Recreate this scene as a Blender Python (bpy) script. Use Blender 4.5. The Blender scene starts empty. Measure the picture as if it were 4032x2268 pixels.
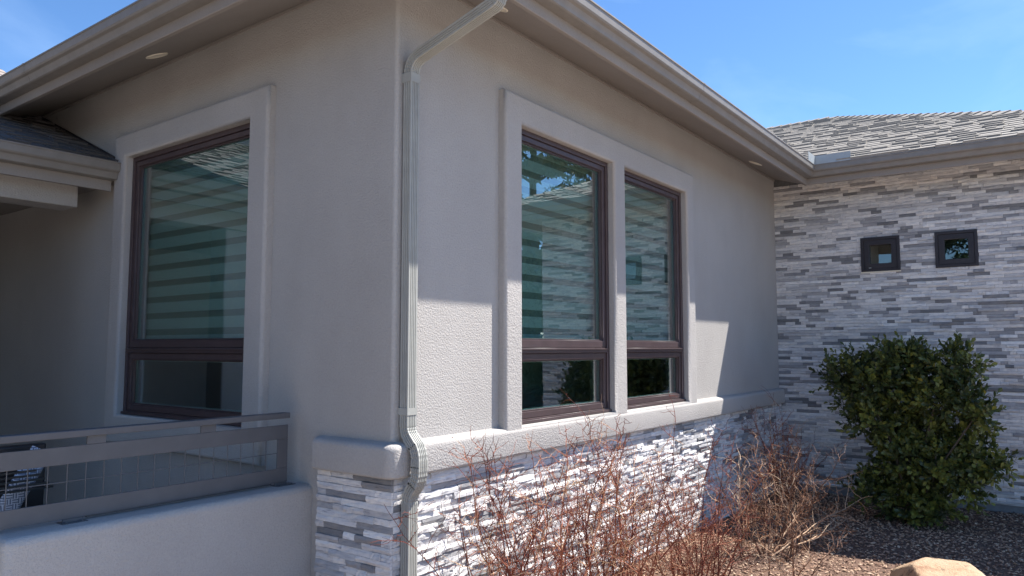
import bpy, bmesh, math, random
import numpy as np
from mathutils import Vector, Matrix
R = random.Random(7)
NR = np.random.RandomState(7)
scene = bpy.context.scene
col = scene.collection

# ------------------------------------------------------------ camera, sky, sun, exposure
CAM = Vector((-2.7073, -2.7661, 1.66)); YAW = math.radians(53.4455); PITCH = math.radians(4.5896)
cam_d = bpy.data.cameras.new('camera'); cam = bpy.data.objects.new('camera', cam_d); col.objects.link(cam)
cam_d.sensor_width = 36.0; cam_d.lens = 2918.8 / 4032 * 36.0; cam_d.clip_start = 0.05; cam_d.clip_end = 2000
cam.location = CAM
fwd = Vector((math.sin(YAW) * math.cos(PITCH), math.cos(YAW) * math.cos(PITCH), math.sin(PITCH)))
cam.rotation_euler = fwd.to_track_quat('-Z', 'Y').to_euler()
scene.camera = cam
SUN = Vector((0.53, -0.377, 1.0)).normalized()
w = bpy.data.worlds.new('World'); scene.world = w; w.use_nodes = True
nt = w.node_tree; nt.nodes.clear()
o_ = nt.nodes.new('ShaderNodeOutputWorld'); bg = nt.nodes.new('ShaderNodeBackground')
sky = nt.nodes.new('ShaderNodeTexSky'); sky.sky_type = 'NISHITA'; sky.sun_disc = False
sky.sun_elevation = math.asin(SUN.z); sky.sun_rotation = math.atan2(SUN.x, SUN.y)
sky.altitude = 1600; sky.air_density = 1.0; sky.dust_density = 0.25; sky.ozone_density = 5.0
tc = nt.nodes.new('ShaderNodeTexCoord'); mp = nt.nodes.new('ShaderNodeMapping')
mp.inputs['Scale'].default_value = (0.9, 2.2, 4.5); mp.inputs['Rotation'].default_value = (0.2, 0.15, 0.5)
nz = nt.nodes.new('ShaderNodeTexNoise'); nz.inputs['Scale'].default_value = 1.7; nz.inputs['Detail'].default_value = 7; nz.inputs['Roughness'].default_value = 0.55
nz.inputs['Distortion'].default_value = 0.6
rp = nt.nodes.new('ShaderNodeValToRGB'); rp.color_ramp.elements[0].position = 0.45; rp.color_ramp.elements[1].position = 0.8
rp.color_ramp.elements[0].color = (0, 0, 0, 1); rp.color_ramp.elements[1].color = (0.28, 0.28, 0.28, 1)
mx = nt.nodes.new('ShaderNodeMix'); mx.data_type = 'RGBA'
mx.inputs['B'].default_value = (3.6, 4.9, 6.8, 1)
L_ = nt.links.new
L_(tc.outputs['Generated'], mp.inputs['Vector']); L_(mp.outputs['Vector'], nz.inputs['Vector']); L_(nz.outputs['Fac'], rp.inputs['Fac'])
L_(rp.outputs['Color'], mx.inputs['Factor']); hs = nt.nodes.new('ShaderNodeHueSaturation'); hs.inputs['Saturation'].default_value = 1.1; L_(sky.outputs['Color'], hs.inputs['Color']); L_(hs.outputs['Color'], mx.inputs['A']); L_(mx.outputs['Result'], bg.inputs['Color'])
bg.inputs['Strength'].default_value = 0.085; L_(bg.outputs[0], o_.inputs[0])
sd = bpy.data.lights.new('sun', 'SUN'); sd.energy = 4.1; sd.angle = math.radians(0.5); sd.color = (1.0, 0.945, 0.87)
so = bpy.data.objects.new('sun', sd); so.rotation_euler = SUN.to_track_quat('Z', 'Y').to_euler(); so.location = (5, -6, 12); col.objects.link(so)
vs = scene.view_settings; vs.view_transform = 'Standard'; vs.look = 'None'; vs.exposure = 1.47; vs.gamma = 1; vs.use_curve_mapping = False
scene.cycles.max_bounces = 8; scene.cycles.diffuse_bounces = 5; scene.cycles.transparent_max_bounces = 16

def project(p):                                   # picture coordinates 0..1, used only to choose which pieces show largest
    r = Vector((math.cos(YAW), -math.sin(YAW), 0)); u = r.cross(fwd); d = Vector(p) - CAM
    z = d.dot(fwd)
    if z < 0.1: return -9, -9, z
    k = 2918.8 / z
    return 0.5 + d.dot(r) * k / 4032, 0.5 - d.dot(u) * k / 2268, z

# ------------------------------------------------------------ materials
def new_mat(name, rough=0.8, spec=0.3):
    m = bpy.data.materials.new(name); m.use_nodes = True
    b = m.node_tree.nodes['Principled BSDF']; b.inputs['Roughness'].default_value = rough
    b.inputs['Specular IOR Level'].default_value = spec
    return m, m.node_tree, b
def N(nt, t, **kw):
    n = nt.nodes.new(t)
    for k, v in kw.items():
        if k in n.inputs: n.inputs[k].default_value = v
        else: setattr(n, k, v)
    return n
def pos(nt, scale=(1, 1, 1)):
    g = N(nt, 'ShaderNodeNewGeometry'); m = N(nt, 'ShaderNodeMapping'); m.inputs['Scale'].default_value = scale
    nt.links.new(g.outputs['Position'], m.inputs['Vector']); return m.outputs['Vector']
def noise(nt, vec, scale, detail=3, rough=0.5):
    n = N(nt, 'ShaderNodeTexNoise', Scale=scale, Detail=detail, Roughness=rough); nt.links.new(vec, n.inputs['Vector']); return n.outputs['Fac']
def ramp(nt, fac, stops):
    r = N(nt, 'ShaderNodeValToRGB'); e = r.color_ramp.elements
    while len(e) < len(stops): e.new(0.5)
    for i, (p, c) in enumerate(stops): e[i].position = p; e[i].color = (*c, 1)
    nt.links.new(fac, r.inputs['Fac']); return r.outputs['Color']
def bump(nt, b, h, strength, dist):
    n = N(nt, 'ShaderNodeBump', Strength=strength, Distance=dist); nt.links.new(h, n.inputs['Height'])
    nt.links.new(n.outputs['Normal'], b.inputs['Normal']); return n
def mixc(nt, a, b, fac, mode='MIX'):
    m = N(nt, 'ShaderNodeMix'); m.data_type = 'RGBA'; m.blend_type = mode
    for s, v in (('A', a), ('B', b), ('Factor', fac)):
        if isinstance(v, (int, float)): m.inputs[s].default_value = v
        elif isinstance(v, tuple): m.inputs[s].default_value = (*v, 1)
        else: nt.links.new(v, m.inputs[s])
    return m.outputs['Result']
def addv(nt, a, b, op='ADD', kb=None):
    m = N(nt, 'ShaderNodeMath'); m.operation = op
    nt.links.new(a, m.inputs[0])
    if kb is None: nt.links.new(b, m.inputs[1])
    else: m.inputs[1].default_value = kb
    return m.outputs[0]
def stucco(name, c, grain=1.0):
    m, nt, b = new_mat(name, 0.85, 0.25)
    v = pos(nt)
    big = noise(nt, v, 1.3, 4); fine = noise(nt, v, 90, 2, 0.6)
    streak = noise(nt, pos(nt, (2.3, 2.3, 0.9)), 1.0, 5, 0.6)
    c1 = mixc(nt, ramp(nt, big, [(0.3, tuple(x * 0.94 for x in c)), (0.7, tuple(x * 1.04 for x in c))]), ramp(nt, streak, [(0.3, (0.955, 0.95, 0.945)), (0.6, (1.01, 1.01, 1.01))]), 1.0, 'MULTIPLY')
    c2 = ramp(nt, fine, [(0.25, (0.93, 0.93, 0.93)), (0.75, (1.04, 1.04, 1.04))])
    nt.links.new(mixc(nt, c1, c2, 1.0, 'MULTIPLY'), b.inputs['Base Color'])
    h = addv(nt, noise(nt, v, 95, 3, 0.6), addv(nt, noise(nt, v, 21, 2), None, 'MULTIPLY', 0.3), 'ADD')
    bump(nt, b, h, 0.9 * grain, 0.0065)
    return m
def painted(name, c, rough=0.45, spec=0.4, dirt=0.12):
    m, nt, b = new_mat(name, rough, spec)
    v = pos(nt); n = noise(nt, v, 9, 5, 0.6)
    nt.links.new(ramp(nt, n, [(0.3, tuple(x * (1 - dirt) for x in c)), (0.7, tuple(x * (1 + dirt * 0.4) for x in c))]), b.inputs['Base Color'])
    r = N(nt, 'ShaderNodeMapRange'); r.inputs['To Min'].default_value = rough - 0.08; r.inputs['To Max'].default_value = rough + 0.12
    nt.links.new(noise(nt, v, 30, 3), r.inputs['Value']); nt.links.new(r.outputs[0], b.inputs['Roughness'])
    bump(nt, b, noise(nt, v, 14, 2), 0.08, 0.004)
    return m
def piece_value(nt, joined):
    if joined:
        a = N(nt, 'ShaderNodeAttribute'); a.attribute_name = 'tone'; return a.outputs['Fac']
    i = N(nt, 'ShaderNodeObjectInfo'); s = N(nt, 'ShaderNodeSeparateColor'); nt.links.new(i.outputs['Color'], s.inputs[0]); return s.outputs[0]
def stone_mat(name, joined, scale):
    m, nt, b = new_mat(name, 0.8, 0.3)
    t = piece_value(nt, joined)
    g = N(nt, 'ShaderNodeNewGeometry'); off = N(nt, 'ShaderNodeVectorMath'); off.operation = 'SCALE'
    cb = N(nt, 'ShaderNodeCombineXYZ'); k = addv(nt, t, None, 'MULTIPLY', 37.0)
    for i in range(3): nt.links.new(k, cb.inputs[i])
    ad = N(nt, 'ShaderNodeVectorMath'); ad.operation = 'ADD'; nt.links.new(g.outputs['Position'], ad.inputs[0]); nt.links.new(cb.outputs[0], ad.inputs[1])
    mpn = N(nt, 'ShaderNodeMapping'); mpn.inputs['Scale'].default_value = scale; nt.links.new(ad.outputs[0], mpn.inputs['Vector'])
    streak = noise(nt, mpn.outputs['Vector'], 1.0, 5, 0.62)
    blotch = noise(nt, ad.outputs[0], 22, 4, 0.6)
    base = ramp(nt, t, [(0.0, (0.19, 0.195, 0.205)), (0.22, (0.29, 0.29, 0.30)), (0.42, (0.46, 0.46, 0.475)), (0.62, (0.64, 0.64, 0.65)), (0.82, (0.73, 0.71, 0.695)), (1.0, (0.82, 0.815, 0.81))])
    st = ramp(nt, streak, [(0.31, (0.42, 0.43, 0.47)), (0.41, (0.88, 0.88, 0.90)), (0.55, (1, 1, 1)), (0.7, (1.1, 1.1, 1.08))])
    bl = ramp(nt, blotch, [(0.3, (0.86, 0.87, 0.9)), (0.7, (1.06, 1.04, 1.0))])
    nt.links.new(mixc(nt, mixc(nt, base, st, 0.9, 'MULTIPLY'), bl, 1.0, 'MULTIPLY'), b.inputs['Base Color'])
    h = addv(nt, addv(nt, streak, None, 'MULTIPLY', 0.8), addv(nt, noise(nt, g.outputs['Position'], 75, 4, 0.6), noise(nt, g.outputs['Position'], 28, 3), 'ADD'), 'ADD')
    bump(nt, b, h, 0.4, 0.005)
    return m
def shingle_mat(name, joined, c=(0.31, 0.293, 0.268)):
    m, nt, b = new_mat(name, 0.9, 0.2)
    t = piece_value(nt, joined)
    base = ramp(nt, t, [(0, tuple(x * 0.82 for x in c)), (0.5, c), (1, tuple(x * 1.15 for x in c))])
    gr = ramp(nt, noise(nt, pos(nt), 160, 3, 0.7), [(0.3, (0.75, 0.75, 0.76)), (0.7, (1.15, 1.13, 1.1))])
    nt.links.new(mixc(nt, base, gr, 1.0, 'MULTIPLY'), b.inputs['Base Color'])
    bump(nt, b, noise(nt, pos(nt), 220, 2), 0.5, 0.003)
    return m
def roof_far_mat():
    m, nt, b = new_mat('roof_courses', 0.9, 0.2)
    v = pos(nt); br = N(nt, 'ShaderNodeTexNoise', Scale=3.0); nt.links.new(v, br.inputs['Vector'])
    s = N(nt, 'ShaderNodeSeparateXYZ'); nt.links.new(v, s.inputs[0])
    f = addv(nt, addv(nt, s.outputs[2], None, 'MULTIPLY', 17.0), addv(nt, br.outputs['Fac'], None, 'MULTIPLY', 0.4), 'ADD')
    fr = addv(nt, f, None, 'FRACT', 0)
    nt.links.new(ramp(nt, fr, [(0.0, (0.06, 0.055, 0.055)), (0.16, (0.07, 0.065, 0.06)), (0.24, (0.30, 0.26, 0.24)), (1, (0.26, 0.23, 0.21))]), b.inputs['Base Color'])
    return m
def glass_mat():
    m = bpy.data.materials.new('window_glass'); m.use_nodes = True; nt = m.node_tree; nt.nodes.clear()
    o = nt.nodes.new('ShaderNodeOutputMaterial'); tr = nt.nodes.new('ShaderNodeBsdfTransparent'); tr.inputs[0].default_value = (0.68, 0.82, 0.80, 1)
    gl = nt.nodes.new('ShaderNodeBsdfGlossy'); gl.inputs['Roughness'].default_value = 0.0; gl.inputs[0].default_value = (0.95, 0.93, 0.95, 1)
    fr = nt.nodes.new('ShaderNodeLayerWeight'); fr.inputs['Blend'].default_value = 0.5
    pw = nt.nodes.new('ShaderNodeMath'); pw.operation = 'POWER'; pw.inputs[1].default_value = 2.4
    mr = nt.nodes.new('ShaderNodeMapRange'); mr.inputs['From Min'].default_value = 0; mr.inputs['From Max'].default_value = 1
    mr.inputs['To Min'].default_value = 0.09; mr.inputs['To Max'].default_value = 0.95
    mix = nt.nodes.new('ShaderNodeMixShader'); l = nt.links.new
    l(fr.outputs['Facing'], pw.inputs[0]); l(pw.outputs[0], mr.inputs['Value']); l(mr.outputs[0], mix.inputs[0]); l(tr.outputs[0], mix.inputs[1]); l(gl.outputs[0], mix.inputs[2]); l(mix.outputs[0], o.inputs[0])
    # very slight waviness of real glass
    nz = nt.nodes.new('ShaderNodeTexNoise'); nz.inputs['Scale'].default_value = 2.2; nz.inputs['Detail'].default_value = 1
    g = nt.nodes.new('ShaderNodeNewGeometry'); l(g.outputs['Position'], nz.inputs['Vector'])
    bp_ = nt.nodes.new('ShaderNodeBump'); bp_.inputs['Strength'].default_value = 0.25; bp_.inputs['Distance'].default_value = 0.0035
    l(nz.outputs['Fac'], bp_.inputs['Height']); l(bp_.outputs[0], gl.inputs['Normal'])
    return m
def simple(name, c, rough=0.8, spec=0.3, nscale=20, var=0.15, bmp=0.0):
    m, nt, b = new_mat(name, rough, spec); v = pos(nt); n = noise(nt, v, nscale, 4, 0.6)
    nt.links.new(ramp(nt, n, [(0.3, tuple(x * (1 - var) for x in c)), (0.7, tuple(x * (1 + var) for x in c))]), b.inputs['Base Color'])
    if bmp: bump(nt, b, n, bmp, 0.01)
    return m
M = {}
M['stucco'] = stucco('stucco', (0.405, 0.388, 0.372))
M['trim'] = stucco('stucco_trim', (0.415, 0.397, 0.382))
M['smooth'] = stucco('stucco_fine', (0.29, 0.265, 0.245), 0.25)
M['gutter'] = painted('gutter_paint', (0.225, 0.208, 0.19), 0.42, 0.45)
M['spout'] = painted('downspout_paint', (0.345, 0.348, 0.325), 0.5, 0.35)
M['bronze'] = painted('bronze_frame', (0.066, 0.044, 0.046), 0.38, 0.5, 0.2)
M['darkframe'] = painted('dark_frame', (0.03, 0.027, 0.034), 0.45, 0.4, 0.2)
M['rail'] = painted('rail_paint', (0.10, 0.1, 0.108), 0.5, 0.4)
M['galv'] = painted('flashing_metal', (0.36, 0.40, 0.42), 0.35, 0.5, 0.1)
M['stoneX'] = stone_mat('ledge_stone', False, (9, 9, 85)); M['stoneXj'] = stone_mat('ledge_stone_joined', True, (9, 9, 85))
M['shingle'] = shingle_mat('shingle', False); M['shinglej'] = shingle_mat('shingle_joined', True); M['rooffar'] = roof_far_mat(); M['pshingle'] = shingle_mat('porch_shingle_shade_tone', False, (0.12, 0.115, 0.115)); M['shingle_shadej'] = shingle_mat('porch_shingle_shade_tone_joined', True, (0.12, 0.115, 0.115))  # porch pair: same roof shingle, darkened so its colour carries the shade
M['glass'] = glass_mat()
M['blind'] = simple('blind_fabric', (0.64, 0.63, 0.61), 0.9, 0.1, 60, 0.05)
M['sheer'] = simple('blind_sheer', (0.29, 0.28, 0.255), 0.9, 0.1, 60, 0.05)
M['spacer'] = simple('glass_spacer', (0.42, 0.46, 0.45), 0.4, 0.5, 10, 0.05)
M['room'] = simple('room_paint', (0.38, 0.37, 0.34), 0.9, 0.1, 3, 0.1)
M['iwhite'] = simple('interior_white', (0.66, 0.66, 0.62), 0.8, 0.2, 3, 0.05)
M['mortar'] = simple('stone_backing', (0.13, 0.13, 0.135), 0.95, 0.1, 30, 0.2)
M['concrete'] = simple('concrete', (0.22, 0.225, 0.235), 0.9, 0.2, 12, 0.15, 0.3)
M['lens'] = simple('light_lens', (0.74, 0.68, 0.56), 0.5, 0.3, 10, 0.03)
M['soil'] = simple('soil', (0.13, 0.085, 0.065), 0.95, 0.1, 30, 0.35, 0.6)
M['black'] = painted('black_metal', (0.015, 0.015, 0.017), 0.4, 0.5)
M['wood'] = simple('porch_deck', (0.10, 0.09, 0.085), 0.8, 0.2, 9, 0.2)

# ------------------------------------------------------------ object helpers
def world_loc(o):
    return o.matrix_basis.translation.copy() if o.type == 'EMPTY' else None
def link(o, parent=None):
    col.objects.link(o)
    if parent is not None:
        o.parent = parent
        if parent.type == 'EMPTY': o.matrix_parent_inverse = Matrix.Translation(-parent.location)
    return o
def mesh_obj(name, me, mat=None, parent=None):
    o = bpy.data.objects.new(name, me)
    if mat is not None and not me.materials: me.materials.append(mat)
    return link(o, parent)
def from_bm(name, bm, mat, parent=None):
    me = bpy.data.meshes.new(name); bm.to_mesh(me); bm.free(); return mesh_obj(name, me, mat, parent)
def from_np(name, V, F, mat, parent=None, tone=None, smooth=False):
    V = np.asarray(V, np.float32); F = np.asarray(F, np.int32); me = bpy.data.meshes.new(name); k = F.shape[1]
    me.vertices.add(len(V)); me.vertices.foreach_set('co', V.ravel())
    me.loops.add(F.size); me.loops.foreach_set('vertex_index', F.ravel())
    me.polygons.add(len(F)); me.polygons.foreach_set('loop_start', np.arange(0, F.size, k, dtype=np.int32)); me.polygons.foreach_set('loop_total', np.full(len(F), k, np.int32))
    me.polygons.foreach_set('use_smooth', np.full(len(F), smooth))
    me.update(calc_edges=True)
    if tone is not None:
        a = me.attributes.new('tone', 'FLOAT', 'POINT'); a.data.foreach_set('value', np.asarray(tone, np.float32))
    return mesh_obj(name, me, mat, parent)
def thing(name, label, cat, loc, group=None):
    o = bpy.data.objects.new(name, None); o.empty_display_size = 0.1; o.location = loc; col.objects.link(o)
    o['label'] = label; o['category'] = cat
    if group: o['group'] = group
    return o
def tag(o, label, cat, group=None):
    o['label'] = label; o['category'] = cat
    if group: o['group'] = group
    return o
def stuff(o): o['kind'] = 'stuff'; return o
class MB:
    def __init__(s): s.v = []; s.f = []; s.sm = []
    def add(s, v, f, smooth=False):
        b = len(s.v); s.v += [tuple(p) for p in v]; s.f += [tuple(i + b for i in q) for q in f]; s.sm += [smooth] * len(f)
    def box(s, x0, x1, y0, y1, z0, z1):
        v = [(x0, y0, z0), (x1, y0, z0), (x1, y1, z0), (x0, y1, z0), (x0, y0, z1), (x1, y0, z1), (x1, y1, z1), (x0, y1, z1)]
        s.add(v, [(0, 3, 2, 1), (4, 5, 6, 7), (0, 1, 5, 4), (1, 2, 6, 5), (2, 3, 7, 6), (3, 0, 4, 7)])
    def tube(s, pts, rad, n=8, cap=True):
        pts = [Vector(p) for p in pts]; rings = []
        for i, p in enumerate(pts):
            d = (pts[min(i + 1, len(pts) - 1)] - pts[max(i - 1, 0)]).normalized()
            a = d.orthogonal().normalized() if i == 0 else (a - d * a.dot(d)).normalized()
            b = d.cross(a); r = rad[i] if isinstance(rad, (list, tuple)) else rad
            rings.append([p + a * math.cos(t * 2 * math.pi / n) * r + b * math.sin(t * 2 * math.pi / n) * r for t in range(n)])
        v = [q for r_ in rings for q in r_]; f = []
        for i in range(len(rings) - 1):
            for t in range(n): f.append((i * n + t, i * n + (t + 1) % n, (i + 1) * n + (t + 1) % n, (i + 1) * n + t))
        s.add(v, f, True)
        if cap: s.add(rings[0], [tuple(range(n))[::-1]]); s.add(rings[-1], [tuple(range(n))])
    def build(s, name, mat, parent=None, bev=0, seg=2):
        me = bpy.data.meshes.new(name); me.from_pydata(s.v, [], s.f); me.polygons.foreach_set('use_smooth', s.sm)
        if bev:
            bm = bmesh.new(); bm.from_mesh(me); bmesh.ops.remove_doubles(bm, verts=bm.verts, dist=1e-5)
            ed = [e for e in bm.edges if len(e.link_faces) == 2 and e.calc_face_angle(0) > 0.7]
            r = bmesh.ops.bevel(bm, geom=ed, offset=bev, segments=seg, affect='EDGES', profile=0.5)
            for f in r['faces']: f.smooth = True
            bm.to_mesh(me); bm.free()
        me.update(); return mesh_obj(name, me, mat, parent)
def slab(axis, A, B, holes, d0, d1, bev=0.0, seg=4):
    """plate in the plane of a wall; axis 'y': a=x, depth=y; axis 'x': a=y, depth=x. d0 is the outer face (smaller)."""
    As = sorted({A[0], A[1], *[h[0] for h in holes], *[h[1] for h in holes]}); Bs = sorted({B[0], B[1], *[h[2] for h in holes], *[h[3] for h in holes]})
    def inh(a, b): return any(h[0] < a < h[1] and h[2] < b < h[3] for h in holes)
    cells = {(i, j) for i in range(len(As) - 1) for j in range(len(Bs) - 1) if A[0] <= As[i] < A[1] and B[0] <= Bs[j] < B[1] and not inh((As[i] + As[i + 1]) / 2, (Bs[j] + Bs[j + 1]) / 2)}
    bm = bmesh.new(); cache = {}
    def P(i, j, k):
        if (i, j, k) not in cache:
            a, b, d = As[i], Bs[j], (d0, d1)[k]
            cache[i, j, k] = bm.verts.new((a, d, b) if axis == 'y' else (d, a, b))
        return cache[i, j, k]
    for i, j in cells:
        bm.faces.new([P(i, j, 0), P(i + 1, j, 0), P(i + 1, j + 1, 0), P(i, j + 1, 0)]); bm.faces.new([P(i, j, 1), P(i, j + 1, 1), P(i + 1, j + 1, 1), P(i + 1, j, 1)])
        for (di, dj, e) in ((-1, 0, ((i, j), (i, j + 1))), (1, 0, ((i + 1, j), (i + 1, j + 1))), (0, -1, ((i, j), (i + 1, j))), (0, 1, ((i, j + 1), (i + 1, j + 1)))):
            if (i + di, j + dj) not in cells: (p, q), (r, s) = e; bm.faces.new([P(p, q, 0), P(r, s, 0), P(r, s, 1), P(p, q, 1)])
    bmesh.ops.recalc_face_normals(bm, faces=bm.faces)
    if bev:
        k = 1 if axis == 'y' else 0
        ed = [e for e in bm.edges if all(abs(v.co[k] - d0) < 1e-6 for v in e.verts) and len(e.link_faces) == 2 and e.calc_face_angle(0) > 0.7]
        r = bmesh.ops.bevel(bm, geom=ed, offset=bev, segments=seg, affect='EDGES', profile=0.5)
        for f in r['faces']: f.smooth = True
    return bm
def sweep(path, profile, i0, i1, closed=False, round_n=0):
    """profile [(d outward, z)] along a plan polyline, mitred; only the legs i0..i1. round_n: arc corner for outside corners."""
    n = len(path); nor = []
    for i in range(n - 1):
        d = (Vector(path[i + 1]) - Vector(path[i])).normalized(); nor.append(Vector((d.y, -d.x)))
    st = []
    for i in range(i0, i1 + 1):
        if i == 0: ms = [nor[0]]
        elif i == n - 1: ms = [nor[-1]]
        else:
            a, b = nor[i - 1], nor[i]
            if round_n and i0 < i < i1:
                t0 = math.atan2(a.y, a.x); t1 = math.atan2(b.y, b.x)
                if t1 - t0 > math.pi: t1 -= 2 * math.pi
                if t0 - t1 > math.pi: t1 += 2 * math.pi
                ms = [Vector((math.cos(t0 + (t1 - t0) * k / round_n), math.sin(t0 + (t1 - t0) * k / round_n))) for k in range(round_n + 1)]
            else: ms = [(a + b) / (1 + a.dot(b))]
        for m in ms: st.append([(path[i][0] + m.x * d, path[i][1] + m.y * d, z) for d, z in profile])
    k = len(profile); V = [p for s in st for p in s]; F = []
    for i in range(len(st) - 1):
        for j in range(k if closed else k - 1): F.append((i * k + j, (i + 1) * k + j, (i + 1) * k + (j + 1) % k, i * k + (j + 1) % k))
    if closed: F.append(tuple(range(k))); F.append(tuple(range((len(st) - 1) * k, len(st) * k))[::-1])
    return V, F
def recalc(me):
    bm = bmesh.new(); bm.from_mesh(me); bmesh.ops.recalc_face_normals(bm, faces=bm.faces); bm.to_mesh(me); bm.free()
def solid(name, V, F, mat, parent, smooth_deg=None):
    me = bpy.data.meshes.new(name); me.from_pydata(V, [], F); recalc(me)
    if smooth_deg:
        bm = bmesh.new(); bm.from_mesh(me)
        for f in bm.faces: f.smooth = True
        for e in bm.edges:
            if len(e.link_faces) == 2 and e.calc_face_angle(0) > math.radians(smooth_deg): e.smooth = False
        bm.to_mesh(me); bm.free()
    return mesh_obj(name, me, mat, parent)

# ------------------------------------------------------------ ground
WX = 6.43                                          # face of the stone-clad wing
def ground():
    n = 60
    xs = np.concatenate([[-300, -60, -20], np.linspace(-6, 9, n), [20, 60, 300]]); ys = np.concatenate([[-300, -60, -20], np.linspace(-8, 2, n), [20, 60, 300]])
    X, Y = np.meshgrid(xs, ys); Z = 0.012 * np.sin(X * 2.1 + 0.6) * np.cos(Y * 2.7) - 0.015
    Z = np.where((abs(X) > 15) | (abs(Y) > 15), -0.05, Z)
    V = np.stack([X.ravel(), Y.ravel(), Z.ravel()], 1); c = len(xs); F = [(j * c + i, j * c + i + 1, (j + 1) * c + i + 1, (j + 1) * c + i) for j in range(len(ys) - 1) for i in range(c - 1)]
    o = from_np('ground', V, F, M['soil'], smooth=True); o['kind'] = 'structure'; o['label'] = 'brown soil ground under the gravel bed'
ground()
def paving():
    # pale concrete drive and walk in front of the house, with joints
    m = simple('pale_concrete', (0.40, 0.35, 0.30), 0.9, 0.2, 4, 0.08, 0.1)
    root = bpy.data.objects.new('driveway', None); col.objects.link(root); root['kind'] = 'structure'; root['label'] = 'pale concrete drive outside the planting bed'
    def patch(x0, x1, y0, y1, step):
        x = x0
        while x < x1 - 0.01:
            y = y0
            while y < y1 - 0.01:
                mb = MB(); mb.box(x + 0.005, min(x + step, x1) - 0.005, y + 0.005, min(y + step, y1) - 0.005, -0.1, 0.012); mb.build('slab', m, root); y += step
            x += step
    patch(-14, 1.4, -16, -1.3, 4.9); patch(-14, -1.6, -1.3, 0.5, 3.1); patch(1.4, 12.0, -16, -4.6, 3.8)
PAVE = paving
PAVE()
# ------------------------------------------------------------ stucco wing
ZT = 3.72
PLAN = [(-0.527, 6.9), (-0.527, -0.527), (5.903, -0.527), (5.903, -3.857), (13.7, -3.857)]
house = thing('stucco_house', 'taupe stucco house wing with three tall bronze windows above a low stone skirt', 'house', (0, 0, 0))
bm = slab('y', (0.02, WX), (-0.2, ZT + 0.02), [(1.05, 2.28, 1.17, 3.09), (2.43, 3.65, 1.17, 3.09)], 0.0, 0.18)
wall_r = from_bm('stucco_wall', bm, M['stucco'], house)
bm = slab('x', (0.02, 6.8), (-0.2, ZT + 0.02), [(1.205, 2.805, 1.17, 3.09)], 0.0, 0.18)
wall_l = from_bm('stucco_wall', bm, M['stucco'], house)
mb = MB(); k = 8
vv = []
for i in range(k + 1):
    a = math.pi + i / k * math.pi / 2; vv += [(0.02 + 0.02 * math.cos(a), 0.02 + 0.02 * math.sin(a), z) for z in (-0.2, ZT + 0.02)]
mb.add(vv, [(2 * i, 2 * i + 2, 2 * i + 3, 2 * i + 1) for i in range(k)], True)
mb.build('corner_bead', M['stucco'], wall_r)
# window surrounds
from_bm('window_surround', slab('y', (0.885, 3.80), (1.10, 3.27), [(1.063, 2.275, 1.175, 3.085), (2.447, 3.645, 1.175, 3.085)], -0.058, 0.12, 0.022), M['trim'], house)
from_bm('window_surround', slab('x', (1.045, 2.965), (0.965, 3.26), [(1.238, 2.80, 1.175, 3.085)], -0.058, 0.12, 0.022), M['trim'], house)
# stucco ledge above the stone skirt
def arc(cx, cz, r, a0, a1, n): return [(cx + r * math.cos(math.radians(a0 + (a1 - a0) * i / n)), cz + r * math.sin(math.radians(a0 + (a1 - a0) * i / n))) for i in range(n + 1)]
prof = [(-0.002, 1.0)] + arc(0.048, 1.017, 0.017, -90, 0, 4) + arc(0.033, 1.138, 0.032, 0, 80, 6) + [(-0.002, 1.178)]
V, F = sweep([(0, 0.55), (0, 0), (WX - 0.02, 0)], prof, 0, 2, True, 8)
solid('stucco_ledge', V, F, M['trim'], house, 35)

# stone pieces: a few rough-faced variants, shared and scaled
def stone_variant(seed):
    r = np.random.RandomState(seed); nx, nz = 6, 3; xs = np.linspace(-0.5, 0.5, nx); zs = np.linspace(-0.5, 0.5, nz)
    V = []; F = []
    tilt = r.uniform(-0.12, 0.12); tz = r.uniform(-0.15, 0.15)
    for j in range(nz):
        for i in range(nx):
            e = 0.16 if j in (0, nz - 1) else 0.0
            d = 0.86 + tilt * xs[i] * 2 + tz * zs[j] * 2 + r.uniform(-0.16, 0.14) - e * r.uniform(0.2, 1.3)
            V.append((xs[i] + (r.uniform(-0.03, 0.03) if 0 < i < nx - 1 else 0), -d, zs[j] + (r.uniform(-0.09, 0.09) if j == 1 else 0)))
    for j in range(nz - 1):
        for i in range(nx - 1): F.append((j * nx + i, j * nx + i + 1, (j + 1) * nx + i + 1, (j + 1) * nx + i))
    per = [i for i in range(nx)] + [nx * j + nx - 1 for j in range(1, nz)] + [nx * (nz - 1) + i for i in range(nx - 2, -1, -1)] + [nx * j for j in range(nz - 2, 0, -1)]
    b = len(V)
    for i in per: V.append((V[i][0], 0.0, V[i][2]))
    m = len(per)
    for q in range(m): F.append((per[q], b + q, b + (q + 1) % m, per[(q + 1) % m]))
    return np.array(V), np.array(F)
SV = [stone_variant(s) for s in range(14)]
SM = []
for V, F in SV:
    me = bpy.data.meshes.new('stone'); me.from_pydata(V.tolist(), [], F.tolist()); me.materials.append(M['stoneX']); SM.append(me)
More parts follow.
